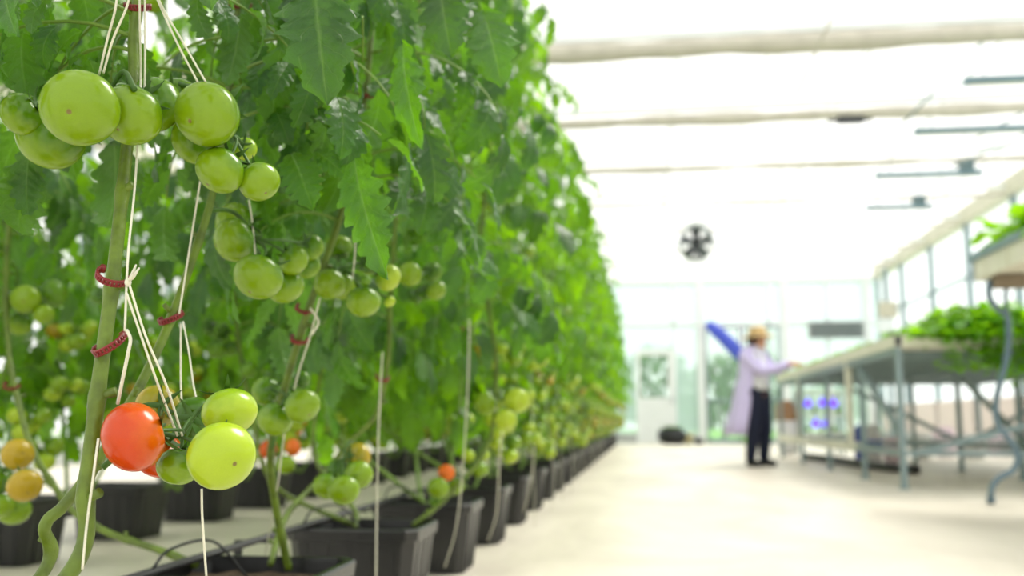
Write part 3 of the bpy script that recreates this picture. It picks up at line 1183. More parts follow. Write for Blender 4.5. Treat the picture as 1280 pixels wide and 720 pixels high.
# each truss: start(px,py,Y), node(px,py,Y), fruits
TR = {
    'A': ((168, 112, 1.06), (140, 108, 1.09), [
        fr(29, 143, 28, 1.10, 'green'), fr(64, 172, 41, 1.14, 'green'), fr(100, 135, 47.5, 1.03, 'green', 'largest green tomato, its blossom scar facing out', (-.15, .75, .35)),
        fr(163, 144, 39, 1.09, 'green', None, (.1, .6, .7)), fr(190, 131, 36, 1.19, 'green'), fr(220, 128, 31, 1.27, 'green')]),
    'B': ((225, 105, 1.25), (292, 170, 1.20), [
        fr(259, 143, 41, 1.14, 'green', None, (.15, .5, .3)), fr(275, 213, 31, 1.17, 'green', None, (.35, .4, .7)),
        fr(324, 227, 26, 1.20, 'green', None, (-.5, .3, .7)), fr(306, 186, 15, 1.26, 'pale'), fr(243, 176, 30, 1.22, 'green')]),
    'C': ((262, 262, 1.42), (322, 300, 1.56), [
        fr(293, 300, 28, 1.48, 'green', None, (.6, .4, .3)), fr(293, 279, 26, 1.56, 'green', None, (.7, .4, 0)), fr(323, 346, 31, 1.44, 'green', None, (.2, .5, .8)),
        fr(367, 326, 19.5, 1.58), fr(357, 359, 23.5, 1.60), fr(388, 309, 17, 1.7), fr(384, 332, 17, 1.72)]),
    'D': ((392, 365, 1.86), (425, 335, 1.92), [
        fr(424, 309, 17, 1.93, 'green'), fr(412, 355, 20, 1.86, 'green'), fr(428, 358, 18, 1.90, 'green'), fr(454, 377, 21, 1.82, 'green', None, (-.1, .2, 1)),
        fr(460, 330, 13, 1.99), fr(457, 351, 6.5, 1.80, 'deep'), fr(485, 347, 17.5, 1.95, 'pale'), fr(487, 377, 7.5, 1.9, 'pale')]),
    'E': ((489, 360, 2.5), (525, 348, 2.52), [
        fr(512, 343, 15.5, 2.4, 'green'), fr(540, 340, 12.5, 2.6, 'green'), fr(545, 363, 13, 2.5, 'green'), fr(533, 365, 11, 2.65, 'deep'), fr(520, 370, 10, 2.7, 'deep')]),
    'F': ((128, 585, 1.08), (226, 546, 1.12), [
        fr(167, 546, 43.5, 1.05, 'red', 'ripe orange-red tomato, the only fully coloured one of its truss', (.75, .45, .25)),
        fr(198, 567, 32, 1.15, 'red', 'second orange-red tomato half hidden behind the first', (.5, -.2, .5)), fr(197, 508, 27, 1.21, 'olive', 'yellowish green tomato at the back of the truss'),
        fr(243, 523, 27, 1.20, 'deep'), fr(287, 515, 34, 1.12, 'pale', None, (-.3, .2, .8)), fr(277, 570, 42.5, 1.05, 'pale', None, (-.75, .6, .25)),
        fr(223, 583, 27, 1.11, 'green', None, (.1, .1, 1))]),
    'G': ((340, 560, 1.98), (358, 495, 1.90), [
        fr(333, 489, 18, 1.95, 'green'), fr(344, 524, 22.5, 1.86, 'green', None, (.3, .1, .9)), fr(378, 507, 22.5, 1.82, 'green', None, (-.6, .4, .6)), fr(377, 474, 10.5, 1.95, 'deep')]),
    'H': ((440, 552, 2.42), (428, 578, 2.36), [
        fr(447, 571, 17.5, 2.4, 'olive'), fr(448, 594, 18.5, 2.3, 'green'), fr(430, 613, 19.5, 2.22, 'green'), fr(408, 608, 17, 2.32, 'green'), fr(421, 586, 12, 2.4, 'deep')]),
    'I': ((585, 600, 3.1), (560, 600, 3.2), [
        fr(558, 591, 10.5, 3.1, 'orange', 'orange tomato on the low truss by the second pot'), fr(548, 610, 13.5, 3.05, 'green'), fr(570, 609, 10, 3.15), fr(545, 626, 9, 3.2, 'deep')]),
    'J': ((617, 470, 3.3), (626, 500, 3.3), [
        fr(607, 505, 14.5, 3.2, 'green'), fr(646, 501, 16, 3.15, 'pale'), fr(632, 525, 14, 3.1, 'pale')]),
    'K': ((12, 530, 2.25), (8, 585, 2.2), [
        fr(22, 568, 19.5, 2.16, 'olive', 'yellow-orange turning tomato at the left edge'), fr(31, 607, 21, 2.1, 'olive', 'yellowish tomato below the turning one'),
        fr(-2, 600, 19, 2.2, 'green'), fr(18, 638, 20, 2.2, 'green'), fr(0, 632, 17, 2.15)]),
    'L': ((8, 420, 2.5), (40, 380, 2.5), [
        fr(32, 374, 18, 2.4, 'green'), fr(67, 367, 18, 2.5, 'deep'), fr(55, 393, 12.5, 2.42, 'green'), fr(24, 405, 15, 2.5, 'green'), fr(4, 374, 16, 2.45, 'deep')]),
    'M': ((345, 600, 2.8), (345, 570, 2.85), [
        fr(336, 562, 11.5, 2.9, 'red', 'small red tomato behind the pale stem'), fr(366, 559, 11, 2.85, 'orange', 'orange tomato beside the small red one'), fr(357, 581, 12, 2.8, 'green')]),
    'N': ((300, 430, 3.0), (278, 415, 3.0), [
        fr(277, 414, 11, 3.0, 'deep'), fr(270, 437, 12, 2.95, 'deep'), fr(288, 436, 10, 3.0, 'deep'), fr(310, 462, 11, 2.9, 'deep'), (at(262, 410, 3.1), .026, 'deep')]),
    'O': ((170, 45, 1.9), (183, -2, 2.0), [fr(190, 4, 12.5, 1.95, 'green'), fr(63, 3, 9, 2.3, 'green')][:1]),
    'P': ((230, 560, 2.2), (132, 370, 2.2), [fr(124, 369, 11, 2.3, 'deep'), fr(143, 352, 10, 2.35, 'deep')]),
}
for k, (a, b_, fs) in TR.items():
    for f_ in fs:
        x, y, d = proj(f_[0])
        PROT.append((x[0], y[0], f_[1] / d[0] * F, d[0]))
# stretches of stem that show clean
for (x, y, r, Y) in ((125, 470, 16, 1.1), (140, 350, 26, 1.1), (135, 430, 26, 1.1), (150, 240, 16, 1.1), (110, 590, 16, 1.1), (165, 300, 14, 1.1), (160, 400, 14, 1.1), (190, 440, 16, 1.2),
                     (213, 397, 20, 1.3), (245, 300, 14, 1.4), (95, 660, 14, 1.1), (225, 540, 18, 1.1), (295, 185, 24, 1.2), (172, 50, 14, 1.1), (128, 60, 14, 1.1), (225, 60, 16, 1.2)):
    PROT.append((x, y, r, depth(at(x, y, Y))))
for (x, y, r, Y) in ((385, 40, 34, 1.3), (400, 100, 22, 1.28), (463, 250, 24, 1.36), (480, 315, 20, 1.33), (615, 60, 26, 1.6), (518, 130, 20, 1.38), (560, 40, 20, 1.6), (378, 225, 20, 1.42)):
    PROT.append((x, y, r, depth(at(x, y, Y))))
PA = np.array(PROT)
# the region low down where the photo shows bare stems, pots and floor
BARE = np.array([(0, 480), (60, 500), (180, 520), (300, 500), (420, 470), (560, 455), (640, 455), (720, 470)])
SIL = np.array([(0, 655), (60, 690), (130, 722), (230, 745), (350, 768), (430, 786), (500, 798)])


def ok_near(V, maxbare=True):
    x, y, d = proj(V)
    if d.min() < .72:
        vis = (x > -30) & (x < 1310) & (y > -30) & (y < 750)
        if vis.any():
            return False
    dx = x[:, None] - PA[None, :, 0]
    dy = y[:, None] - PA[None, :, 1]
    hit = (dx * dx + dy * dy < (PA[None, :, 2] + 3) ** 2) & (d[:, None] < PA[None, :, 3] + .03)
    if hit.any():
        return False
    lim = np.interp(y, SIL[:, 0], SIL[:, 1])
    if ((x > lim) & (y > 0)).any():
        return False
    b = np.interp(x, BARE[:, 0], BARE[:, 1])
    if maxbare and ((y > b) & (x > 0) & (x < 720)).mean() > .1:
        return False
    return True


def px_path(lst, top=3.2):
    """pixel path -> points, carried on up to the wire"""
    P = [at(*q) for q in lst]
    last = P[-1]
    if last[2] < top:
        d = P[-1] - P[-2]
        P.append(last + np.array([.03, .05, .35]))
        P.append(np.array([last[0] + .02, last[1] + .16, max(top, last[2] + .5)]))
    return P


def near_plant(name_label, base, stems, trs, leaf_from, nl, seed, feats=(), res='hi', bareok=True, r0=.009):
    base = np.asarray(base, float)
    root = thing('tomato_plant', tuple(base), name_label, 'tomato plant', 'tomato plants of the aisle row')
    rg = random.Random(seed)
    fol = MB()
    for i, path in enumerate(stems):
        pts = [at(*q) if len(q) == 3 and not isinstance(q, np.ndarray) else np.asarray(q) for q in path[0]]
        if path[1]:
            pts = [base] + pts
        last = pts[-1]
        pts += [last + np.array([.02, .06, .4]), np.array([last[0], last[1] + .12, max(3.2, last[2] + .9)])]
        mb, P, L = stem_mb(pts, path[2], path[2] * .65, seed + i)
        mb.obj('stem', 'stem_green', root)
        z0 = leaf_from
        cand = [k for k in range(len(P)) if P[k][2] > z0]
        ang = rg.random() * 6
        for q in range(nl):
            k = cand[int(len(cand) * (q + rg.random()) / nl) % len(cand)]
            for tries in range(5):
                ang += 2.4
                if add_compound(fol, P[k], (math.cos(ang), math.sin(ang)), rg.uniform(.25, .36), rg, res, lambda V: ok_near(V, bareok), rg.uniform(0, .5)):
                    break
    for (b, tip, Y, Y2, wide, face) in feats:
        B, Tp = at(b[0], b[1], Y), at(tip[0], tip[1], Y2)
        D = Tp - B
        Nn = -FW + RT * face + UP * .35
        tp = TPL['hi'][rg.randrange(5)]
        V = leaflet_pts(tp, B - D * .06, D + Nn * np.linalg.norm(D) * .25, Nn, np.linalg.norm(D) * 1.05, .55, wide * (.62 if wide < 1.12 else .8), rg.uniform(-.3, .3))
        fol.add(V, tp[1], tp[2])
        k = np.argmin([np.linalg.norm(np.array(s) - B) for s in P])
        fol.tube(spline([B, B + np.array([-.01, .04, .012]), B + np.array([-.035, .13, -.02])], 5), .0018, 6, 1)
    fol.obj('foliage', ['tomato_leaf', 'stem_pale'], root)
    for k in trs:
        s, n_, fs = TR[k]
        truss(root, base, at(*s), at(*n_), fs, 'hi', ord(k))
    return root


soil = .222
# plant 0: pot just below the frame
near_plant('nearest tomato plant at left, thick bare stem, big green and orange-red tomatoes',
           (R1X + .08, R1[0] - .28, soil),
           [([(82, 724, 1.03), (108, 600, 1.05), (125, 470, 1.06), (141, 350, 1.09), (153, 240, 1.13), (167, 100, 1.17), (173, 0, 1.18)], True, .0095),
            ([(48, 724, 1.12), (56, 658, 1.12), (78, 634, 1.13), (109, 596, 1.15), (150, 530, 1.22), (190, 452, 1.28), (213, 400, 1.32), (242, 320, 1.36), (266, 240, 1.40), (285, 120, 1.46), (299, 0, 1.5)], True, .0076)],
           'ABCF', .98, 26, 11,
           feats=(((392, -22), (409, 132), 1.28, 1.22, 1.15, .1), ((425, -30), (395, 62), 1.33, 1.3, 1.0, -.3), ((360, -10), (372, 70), 1.36, 1.34, .9, .3),
                  ((445, 205), (485, 352), 1.38, 1.3, .95, -.3), ((505, 60), (527, 190), 1.4, 1.34, .85, -.4), ((452, 22), (440, 40), 1.4, 1.4, .9, .2),
                  ((605, 18), (628, 108), 1.62, 1.55, 1.15, .1), ((550, -15), (565, 75), 1.6, 1.55, 1.2, -.1), ((378, 118), (322, 175), 1.5, 1.45, 1.0, 0),
                  ((365, 195), (392, 262), 1.45, 1.4, 1.2, .2), ((395, 190), (440, 225), 1.45, 1.42, 1.1, .1), ((330, 60), (318, 118), 1.5, 1.45, 1.1, 0),
                  ((210, 70), (228, 45), 1.6, 1.6, .9, 0)))
# plant 1
near_plant('second tomato plant, three stems fanning out of the nearest visible pot',
           (R1X, R1[1], soil),
           [([(361, 712, 2.12), (345, 635, 2.08), (338, 570, 2.02), (352, 500, 1.93), (375, 420, 1.88), (398, 350, 1.86), (430, 254, 1.86), (456, 120, 1.86), (468, 0, 1.88)], False, .0085),
            ([(246, 706, 2.13), (200, 688, 2.16), (140, 668, 2.2), (95, 642, 2.2), (68, 608, 2.22), (40, 560, 2.25), (20, 490, 2.3), (10, 430, 2.35), (8, 330, 2.4), (20, 200, 2.4), (40, 60, 2.4)], False, .0085),
            ([(338, 706, 2.12), (358, 645, 2.25), (398, 600, 2.4), (437, 553, 2.5), (472, 514, 2.52), (485, 450, 2.52), (488, 380, 2.5), (497, 250, 2.5), (515, 100, 2.5), (525, 0, 2.5)], False, .007)],
           'DEGHKLO', .80, 40, 23)
# plant 2, 3
near_plant('third tomato plant, thin stems slanting out of the second visible pot',
           (R1X, R1[2], soil),
           [([(516, 657, 3.0), (560, 620, 3.1), (610, 555, 3.2), (621, 470, 3.25), (612, 395, 3.25), (600, 317, 3.25), (612, 200, 3.3), (625, 60, 3.3)], False, .0075),
            ([(440, 655, 2.95), (380, 630, 2.95), (338, 600, 2.9), (320, 540, 2.9), (300, 440, 2.95), (290, 330, 3.0), (285, 200, 3.0)], False, .0075),
            ([(444, 660, 2.9), (443, 637, 2.95), (410, 600, 3.0), (392, 560, 3.05), (400, 470, 3.1), (425, 330, 3.2), (440, 180, 3.2)], False, .007)],
           'IJMNP', .80, 38, 37, res='mid')

# ------------------------------------------------------------------ generic plants, shared meshes
VAR = []


def make_variant(v, row2=False):
    rg = random.Random(100 + v)
    base = np.zeros(3)
    root = thing('tomato_plant', (0, 0, 0), 'x', 'tomato plant')
    fol = MB()
    res = 'mid' if v < 3 else 'low'
    stems = []
    zlo = [.3]
    for i in range(3):
        lx = (.10, -.62, -.25)[i] + rg.uniform(-.06, .06)
        ly = rg.uniform(.25, .5) * (1, -.5, 1)[i]
        a = rg.uniform(-.04, .04)
        pts = [(a, 0, 0), (a + lx * .25, ly * .35, .12), (lx * .7, ly * .8, .36), (lx, ly, .75), (lx + rg.uniform(-.04, .04), ly * 1.05, 1.5), (lx + rg.uniform(-.04, .04), ly, 2.95)]
        mb, P, L = stem_mb(pts, .008, .005, v * 10 + i, 6, 7)
        mb.obj('stem', 'stem_pale', root)
        stems.append(P)
        cand = [k for k in range(len(P)) if P[k][2] > (.36 if v < 3 else .16)]
        ang = rg.random() * 6
        nl = 38 if v < 3 else 44
        for q in range(nl):
            k = cand[int(len(cand) * (q + rg.random()) / nl) % len(cand)]
            for tries in range(4):
                ang += 2.4
                zlo[0] = rg.choice((.04, .2, .34, .46)) if v > 2 else rg.choice((.1, .28, .38, .5))
                if add_compound(fol, P[k], (math.cos(ang), math.sin(ang)), rg.uniform(.27, .40), rg, res,
                                lambda V: V[:, 0].max() < (.42 if V[:, 2].max() > 1.5 or v < 3 else .60) and V[:, 2].min() > zlo[0] and (V[:, 2].min() > .55 or V[:, 0].max() < .20), rg.uniform(.1, .5)):
                    break
    fol.obj('foliage', ['tomato_leaf_far_sunlit', 'stem_pale'], root)
    for i, P in enumerate(stems):
        zs = [rg.uniform(.22, .27), rg.uniform(.33, .38), rg.uniform(.44, .50), rg.uniform(.58, .68), rg.uniform(.9, 1.3)] if i != 1 else [rg.uniform(.3, .5), rg.uniform(.8, 1.2)]
        for z in zs:
            k = int(np.argmin(abs(P[:, 2] - z)))
            s = P[k]
            a = rg.uniform(-.9, .6) if i != 1 else rg.uniform(2, 4)
            reach = (.17 if i == 0 else .34) if (i != 1 and z < .7) else .06
            d = np.array([math.cos(a), math.sin(a), 0])
            node = s + d * reach + (0, 0, .005)
            fs = []
            n = rg.choice((3, 4, 5))
            for q in range(n):
                b = 2 * PI * q / n + rg.random()
                r = rg.uniform(.024, .034)
                c = node + d * .03 + np.array([math.cos(b) * .038, math.sin(b) * .038, -.035 - .03 * (q % 2) - (.02 if q > 2 else 0)])
                cr = rg.choice(('green', 'green', 'pale', 'pale', 'deep', 'olive')) if z < .7 else rg.choice(('green', 'deep'))
                if z < .7 and rg.random() < .35:
                    cr = 'pale'
                if z < .4 and rg.random() < .12:
                    cr = rg.choice(('orange', 'red', 'olive'))
                lb = {'orange': 'orange tomato', 'red': 'red tomato'}.get(cr)
                fs.append((c, r, cr, lb))
            truss(root, base, s, node, fs, 'low', v * 50 + i * 7 + int(z * 100), .002)
    return root


variants = [make_variant(v) for v in range(6)]
used = [False] * 6
rg = random.Random(77)
far_txt = 'tomato plant well down the aisle row, leaves merging with its neighbours'


def put(v, x, y, label, group, flip=False):
    if not used[v]:
        o = variants[v]
        used[v] = True
    else:
        o = copy_tree(variants[v])
    o.location = (x, y, soil)
    s = rg.uniform(.97, 1.04)
    o.scale = (s, (-s if flip else s), s)
    o['label'] = label
    o['group'] = group
    return o


for k in range(3, len(R1)):
    v = (k % 3) if k < 9 else 3 + k % 3
    put(v, R1X + rg.uniform(-.03, .03), R1[k], {3: 'tomato plant in the third visible pot of the aisle row', 4: 'tomato plant in the fourth visible pot of the aisle row'}.get(k, far_txt),
        'tomato plants of the aisle row', False)
for k in range(-1, len(R2)):
    v = (k + 1) % 3 if k < 5 else 3 + k % 3
    y = 3.72 + .86 * k
    put(v, R2X + .25, y, 'tomato plant in the row behind, seen between the near stems', 'tomato plants of the row behind')

# ------------------------------------------------------------------ strings and clips


def string(path, label, r=.0013, group='white support strings', n=8, name='hanging_string'):
    m = MB()
    pts = [at(*q) for q in path]
    m.tube(spline(pts, n) if len(pts) > 2 else pts, r, 6)
    return tag(m.obj(name, 'white_twine'), label, 'string', group)


string([(146, -30, 1.0), (145, 7, 1.0), (134, 50, 1.02), (124, 93, 1.04)], 'left string of the pair holding up the big green tomato')
string([(163, -12, 1.0), (158, 10, 1.0), (141, 50, 1.02), (129, 92, 1.04)], 'right string of the pair holding up the big green tomato')
string([(174, -30, 1.10), (175, 40, 1.12), (176, 100, 1.15), (172, 180, 1.12), (168, 240, 1.08), (160, 320, 1.05), (156, 414, 1.045)], 'long upright string beside the nearest stem down to its lower clip')
string([(181, -30, 1.15), (181, 100, 1.16), (178, 150, 1.16)], 'short string just right of the nearest stem at the top')
string([(190, -20, 1.1), (197, 0, 1.1), (222, 55, 1.11), (248, 104, 1.12)], 'left string of the pair above the round green tomato')
string([(192, -22, 1.1), (201, 5, 1.1), (230, 55, 1.11), (258, 104, 1.12)], 'right string of the pair above the round green tomato')
string([(162, 357, 1.04), (182, 420, 1.05), (208, 482, 1.07), (228, 545, 1.10)], 'right string from the upper clip down to the orange-red tomatoes')
string([(158, 366, 1.04), (178, 425, 1.05), (198, 482, 1.07), (222, 545, 1.10)], 'left string from the upper clip down to the orange-red tomatoes')
string([(158, 412, 1.04), (163, 424, 1.04), (160, 442, 1.04), (152, 480, 1.05), (147, 505, 1.06)], 'loose string end hanging from the lower clip', .0019)
string([(123, 548, 1.01), (116, 600, 1.0), (108, 660, 1.0), (103, 712, 1.0)], 'string slanting across the nearest stem at the bottom')
string([(252, 215, 1.32), (249, 234, 1.32), (237, 310, 1.31), (224, 392, 1.29)], 'string beside the second stem down to its dark red clip')
string([(226, 405, 1.28), (226, 480, 1.25), (228, 515, 1.22)], 'left string below the dark red clip of the second stem')
string([(229, 402, 1.28), (236, 440, 1.26), (242, 482, 1.24), (247, 505, 1.22)], 'right string below the dark red clip of the second stem')
string([(311, 250, 1.48), (315, 275, 1.48), (319, 318, 1.48)], 'short string behind the middle green tomatoes')
string([(252, 611, 1.08), (253, 650, 1.08), (258, 722, 1.1)], 'string hanging below the pale green tomatoes')
string([(400, 372, 1.83), (388, 420, 1.86), (372, 470, 1.9), (356, 540, 2.0), (348, 600, 2.05), (341, 640, 2.1), (330, 700, 2.2), (322, 722, 2.25)], 'string winding down the third stem into the nearest pot', .0016)
string([(443, 270, 1.80), (444, 310, 1.80), (441, 347, 1.82)], 'short string among the tomatoes right of the middle')
string([(388, 385, 1.84), (398, 402, 1.84), (390, 418, 1.85)], 'frayed string knot on the third stem', .0022)
string([(478, 440, 2.3), (473, 543, 2.35), (471, 640, 2.4), (470, 724, 2.42)], 'long string hanging down in front of the second pot', .0018)
string([(587, 400, 2.9), (585, 475, 2.95), (579, 580, 3.05), (570, 660, 3.1), (556, 709, 3.12)], 'string curving down to the floor before the third pot', .002)
string([(628, 540, 3.5), (624, 580, 3.6), (621, 640, 3.7), (610, 676, 3.75)], 'string hanging down between the third and fourth pots', .0022)
string([(668, 560, 4.6), (664, 600, 4.7), (655, 640, 4.8)], 'string hanging beside the fourth pot', .0025)
rg = random.Random(8)
for k in range(5, 16):
    y = R1[k] - .25
    x = R1X + .2
    m = MB()
    m.tube(spline([(x, y + .2, .8), (x + .02, y + .1, .5), (x + .03 + rg.uniform(0, .04), y, .2), (x + .05, y - .05, .01)], 5), .002, 5)
    tag(m.obj('hanging_string', 'white_twine'), 'pale string hanging beside a far pot of the aisle row', 'string', 'far hanging strings')


def clip(px, py, Y, label, ang=0., r=.016, tiltv=.5, open_=.9):
    """toothed plastic clip bent around a stem"""
    c = at(px, py, Y)
    ax = nrm(UP + RT * math.sin(ang) - FW * tiltv)
    A = nrm(np.cross(ax, FW))
    B = np.cross(ax, A)
    m = MB()
    th = np.linspace(-PI * .12, PI * 1.12, 30)
    for dz in (-.0028, .0028):
        m.tube([c + ax * dz + r * (A * math.cos(t_) + B * math.sin(t_)) for t_ in th], .0016, 6)
    for t_ in th[::2]:
        d = A * math.cos(t_) + B * math.sin(t_)
        m.bar(c + d * r - ax * .004, c + d * r + ax * .004, .0028)
    for t_ in (th[0], th[-1]):
        d = A * math.cos(t_) + B * math.sin(t_)
        m.lathe(c + d * r - ax * .004, [(.001, 0), (.0035, 0), (.0035, .008), (.001, .008)], 10, axis=ax)
    return tag(m.obj('plant_clip', 'clip_red'), label, 'clip', 'red plant clips')


clip(141, 345, 1.07, 'upper red plant clip on the nearest stem, a frayed knot on it', .45, .0175, .45)
clip(136, 430, 1.06, 'lower red plant clip on the nearest stem', -.55, .0185, .45)
clip(213, 397, 1.32, 'dark red plant clip on the second stem', -.35, .016, .3)
clip(171, 8, 1.18, 'red plant clip at the top edge on the nearest stem', .1, .015, .4)
clip(300, 6, 1.5, 'red plant clip at the top edge on the second stem', .1, .016, .4)
clip(380, 386, 1.87, 'red plant clip on the third stem under the middle tomatoes', .4, .016, .4)
clip(374, 424, 1.88, 'lower red plant clip on the third stem', .2, .016, .4)
clip(460, 118, 1.86, 'red plant clip high on the third stem among leaves', .2, .016, .4)
clip(431, 240, 1.86, 'red plant clip on the third stem above the middle tomatoes', .2, .016, .4)
clip(14, 482, 2.3, 'red plant clip on the leftmost stem', .2, .017, .4)
clip(478, 472, 2.52, 'red plant clip on the thin stem above the low green tomatoes', .2, .017, .4)
clip(584, 412, 3.2, 'small red plant clip by the thin pale stem', .2, .018, .4)
m = MB()
for k, (x, y) in enumerate(((174, 335), (171, 340), (170, 331), (166, 343))):
    m.tube([at(161, 350, 1.045), at((161 + x) / 2, (350 + y) / 2 + 2, 1.04), at(x, y, 1.035)], [.0016, .0022, .001], 6)
m.ell(at(160, 353, 1.045), (.004, .004, .005), 8, 6)
tag(m.obj('string_knot', 'white_twine'), 'frayed white string knot on the upper red clip', 'string')

# ------------------------------------------------------------------ benches on the right
BX, BX2, BY0, BY1, BZ = 2.05, 5.0, 8.54, 15.9, 1.25
t = thing('growing_bench', (BX, BY0, 0), 'long grey steel growing bench with pale tray top beside the worker', 'bench')
m = MB()
m.box((BX, BY0, BZ - .10), (BX + .06, BY1, BZ))
m.box((BX + .06, BY0, BZ - .10), (BX2 - .06, BY0 + .05, BZ))
m.box((BX + .06, BY1 - .05, BZ - .10), (BX2 - .06, BY1, BZ))
m.box((BX2 - .06, BY0, BZ - .1), (BX2, BY1, BZ))
m.obj('tray_rim', 'tray_white', t, False)
m = MB()
m.box((BX + .005, BY0 - .005, BZ - .092), (BX + .055, BY0, BZ - .008))
m.obj('end_cap', 'fan_dark', t, False)
m = MB()
y = BY0 + .05
while y < BY1 - .1:
    m.box((BX + .06, y, BZ - .055), (BX2 - .06, min(y + .27, BY1 - .06), BZ - .03))
    y += .30
m.obj('tray_panels', 'tray_white', t, False)
m = MB()
for y in np.arange(BY0 + .5, BY1, .95):
    m.box((BX + .06, y - .025, BZ - .16), (BX2 - .06, y + .025, BZ - .10))
for x in (BX + .03, 3.5, BX2 - .05):
    m.box((x - .025, BY0, BZ - .16), (x + .025, BY1, BZ - .102))
m.obj('under_frame', 'steel_grey', t, False)
for x in (BX + .03, 3.5, BX2 - .05):
    for y in (8.57, 10.02, 11.85, 13.8, 15.8):
        m = MB()
        m.box((x - .024, y - .024, 0), (x + .024, y + .024, BZ - .16))
        m.box((x - .04, y - .04, 0), (x + .04, y + .04, .012))
        m.obj('leg', 'steel_grey', t, False)
m = MB()
m.box((BX - .0, 10.3, .25), (BX + .06, BY1, .34))
m.obj('lower_rail', 'tray_white', t, False)
m = MB()
m.box((BX + .005, BY0, .265), (BX + .055, 10.3, .315))
for y in (8.57, 11.85, 15.8):
    m.box((BX, y - .02, .27), (BX2, y + .02, .31))
m.box((BX2 - .08, BY0, .27), (BX2 - .03, BY1, .31))
m.box((3.48, BY0, .27), (3.52, BY1, .31))
m.obj('lower_rail', 'steel_grey', t, False)
for y0, mt_ in ((10.6, 'tray_white'), (13.9, 'tray_white')):
    m = MB()
    m.box((BX + .0, y0 - .05, .30), (BX + .05, y0 + .05, BZ - .10))
    tag(m.obj('post', mt_, t, False), 'cream upright')
for p, q in (((BX + .03, 9.98, 1.02), (BX + .03, 8.62, .47)), ((BX + .1, 8.57, .28), (3.45, 8.57, .62)), ((3.5, 8.64, 1.05), (3.5, 9.8, .3)), ((BX + .1, 11.7, 1.0), (3.4, 11.7, .35)),
             ((4.9, 8.57, 1.0), (3.55, 8.57, .4)), ((3.5, 9.9, .35), (3.5, 11.6, 1.0)), ((3.6, 11.7, .35), (4.9, 11.7, 1.05)), ((4.9, 8.64, .35), (4.9, 9.8, 1.05)), ((4.9, 9.9, 1.05), (4.9, 11.7, .35))):
    m = MB()
    m.bar(p, q, .045, .045)
    m.obj('brace', 'steel_grey', t, False)

# black hose coiled low under the bench
m = MB()
m.tube(spline([(2.3, 15.2, .05), (2.4, 13.4, .06), (2.55, 12.2, .05), (2.65, 11.5, .05), (2.8, 11.0, .05)], 6), .05, 10)
tag(m.obj('drain_pipe', 'pipe_black'), 'thick black drain pipe on the floor under the bench', 'pipe')

# greens on the bench


def leafy(x, y, z, r, h, n, seed, label, grp, hang=0., mt_='lettuce_leaf', llen=.09):
    rg = random.Random(seed)
    t = thing('leafy_plant', (x, y, z), label, 'leafy plant', grp)
    m = MB()
    sm = MB()
    for k in range(n):
        a = rg.random() * 2 * PI
        el = rg.uniform(.2, 1.4)
        q = rg.uniform(.35, 1)
        c = np.array([x + r * q * math.cos(el) * math.cos(a), y + r * q * math.cos(el) * math.sin(a), z + .02 + h * q * math.sin(el)])
        if hang > 0 and rg.random() < .5:
            c = np.array([x + r * rg.uniform(-1, 1), y - r * rg.uniform(.7, 1.15), z + .05 - hang * rg.random() ** 1.3])
        D = np.array([math.cos(a), math.sin(a), rg.uniform(-.4, .9)])
        tp = TPL['low'][rg.randrange(3)]
        V = leaflet_pts(tp, c, D, np.array([rg.uniform(-.4, .4), rg.uniform(-.4, .4), 1]), llen * rg.uniform(.7, 1.3), rg.uniform(.2, 1.3), 1.2)
        m.add(V, tp[1], tp[2])
        if k % 9 == 0:
            sm.tube(spline([(x, y, z + .002), ((x + c[0]) / 2, (y + c[1]) / 2, max(z, c[2]) + .04), c], 4), .003, 4)
    m.obj('foliage', mt_, t)
    sm.obj('stem', 'stem_pale', t)
    return t


k = 0
for i in range(9):
    x = 2.42 + i * .27
    for j in range(3):
        y = BY0 + .22 + j * .34
        lb = ('bushy bright green plant trailing over the near end of the bench' if j == 0 else 'bushy bright green plant behind the trailing ones on the bench')
        leafy(x + random.Random(k).uniform(-.05, .05), y, BZ - .03, .26, .26 + .03 * (i % 3) - (.14 if i == 0 else 0), 300, 300 + k, lb, 'bushy greens on the near end of the bench',
              (.05, .3, .38, .42, .42, .40, .44, .40, .40)[i] if j == 0 else 0)
        k += 1
m = MB()
rg = random.Random(4)
for q in range(2600):
    y = rg.uniform(9.7, BY1 - .1)
    x = BX + .08 + rg.random() ** 1.5 * 2.6
    tp = TPL['low'][q % 3]
    a = rg.random() * 6.28
    V = leaflet_pts(tp, np.array([x, y, BZ - .03]), np.array([math.cos(a) * .5, math.sin(a) * .5, 1]), np.array([math.cos(a), math.sin(a), .4]), rg.uniform(.04, .10), .9, 1.3)
    m.add(V, tp[1], tp[2])
tag(m.obj('seedlings', 'lettuce_leaf'), 'low green seedlings growing all over the bench tray', 'seedlings', kind='stuff')

# upper growing trough in the top right corner
TX, TX2, TY1, TZ = 2.25, 3.6, 7.2, 1.67
t = thing('growing_trough', (TX, TY1, 0), 'raised white growing trough at the right edge with blue grey rim', 'trough')
m = MB()
y0 = 1.6
m.box((TX + .02, y0, TZ - .17), (TX + .05, TY1 - .02, TZ - .02))
m.box((TX2 - .05, y0, TZ - .17), (TX2 - .02, TY1 - .02, TZ - .02))
m.box((TX + .02, TY1 - .05, TZ - .17), (TX2 - .02, TY1 - .02, TZ - .02))
m.box((TX + .02, y0, TZ - .17), (TX2 - .02, y0 + .03, TZ - .02))
m.box((TX + .05, y0 + .03, TZ - .16), (TX2 - .05, TY1 - .05, TZ - .13))
for y in np.arange(y0 + .3, TY1 - .1, .42):
    m.box((TX + .012, y - .008, TZ - .165), (TX + .02, y + .008, TZ - .03))
m.obj('trough', 'tray_white', t, False)
m = MB()
m.box((TX, y0 - .02, TZ - .035), (TX + .06, TY1, TZ + .015))
m.box((TX2 - .06, y0 - .02, TZ - .035), (TX2, TY1, TZ + .015))
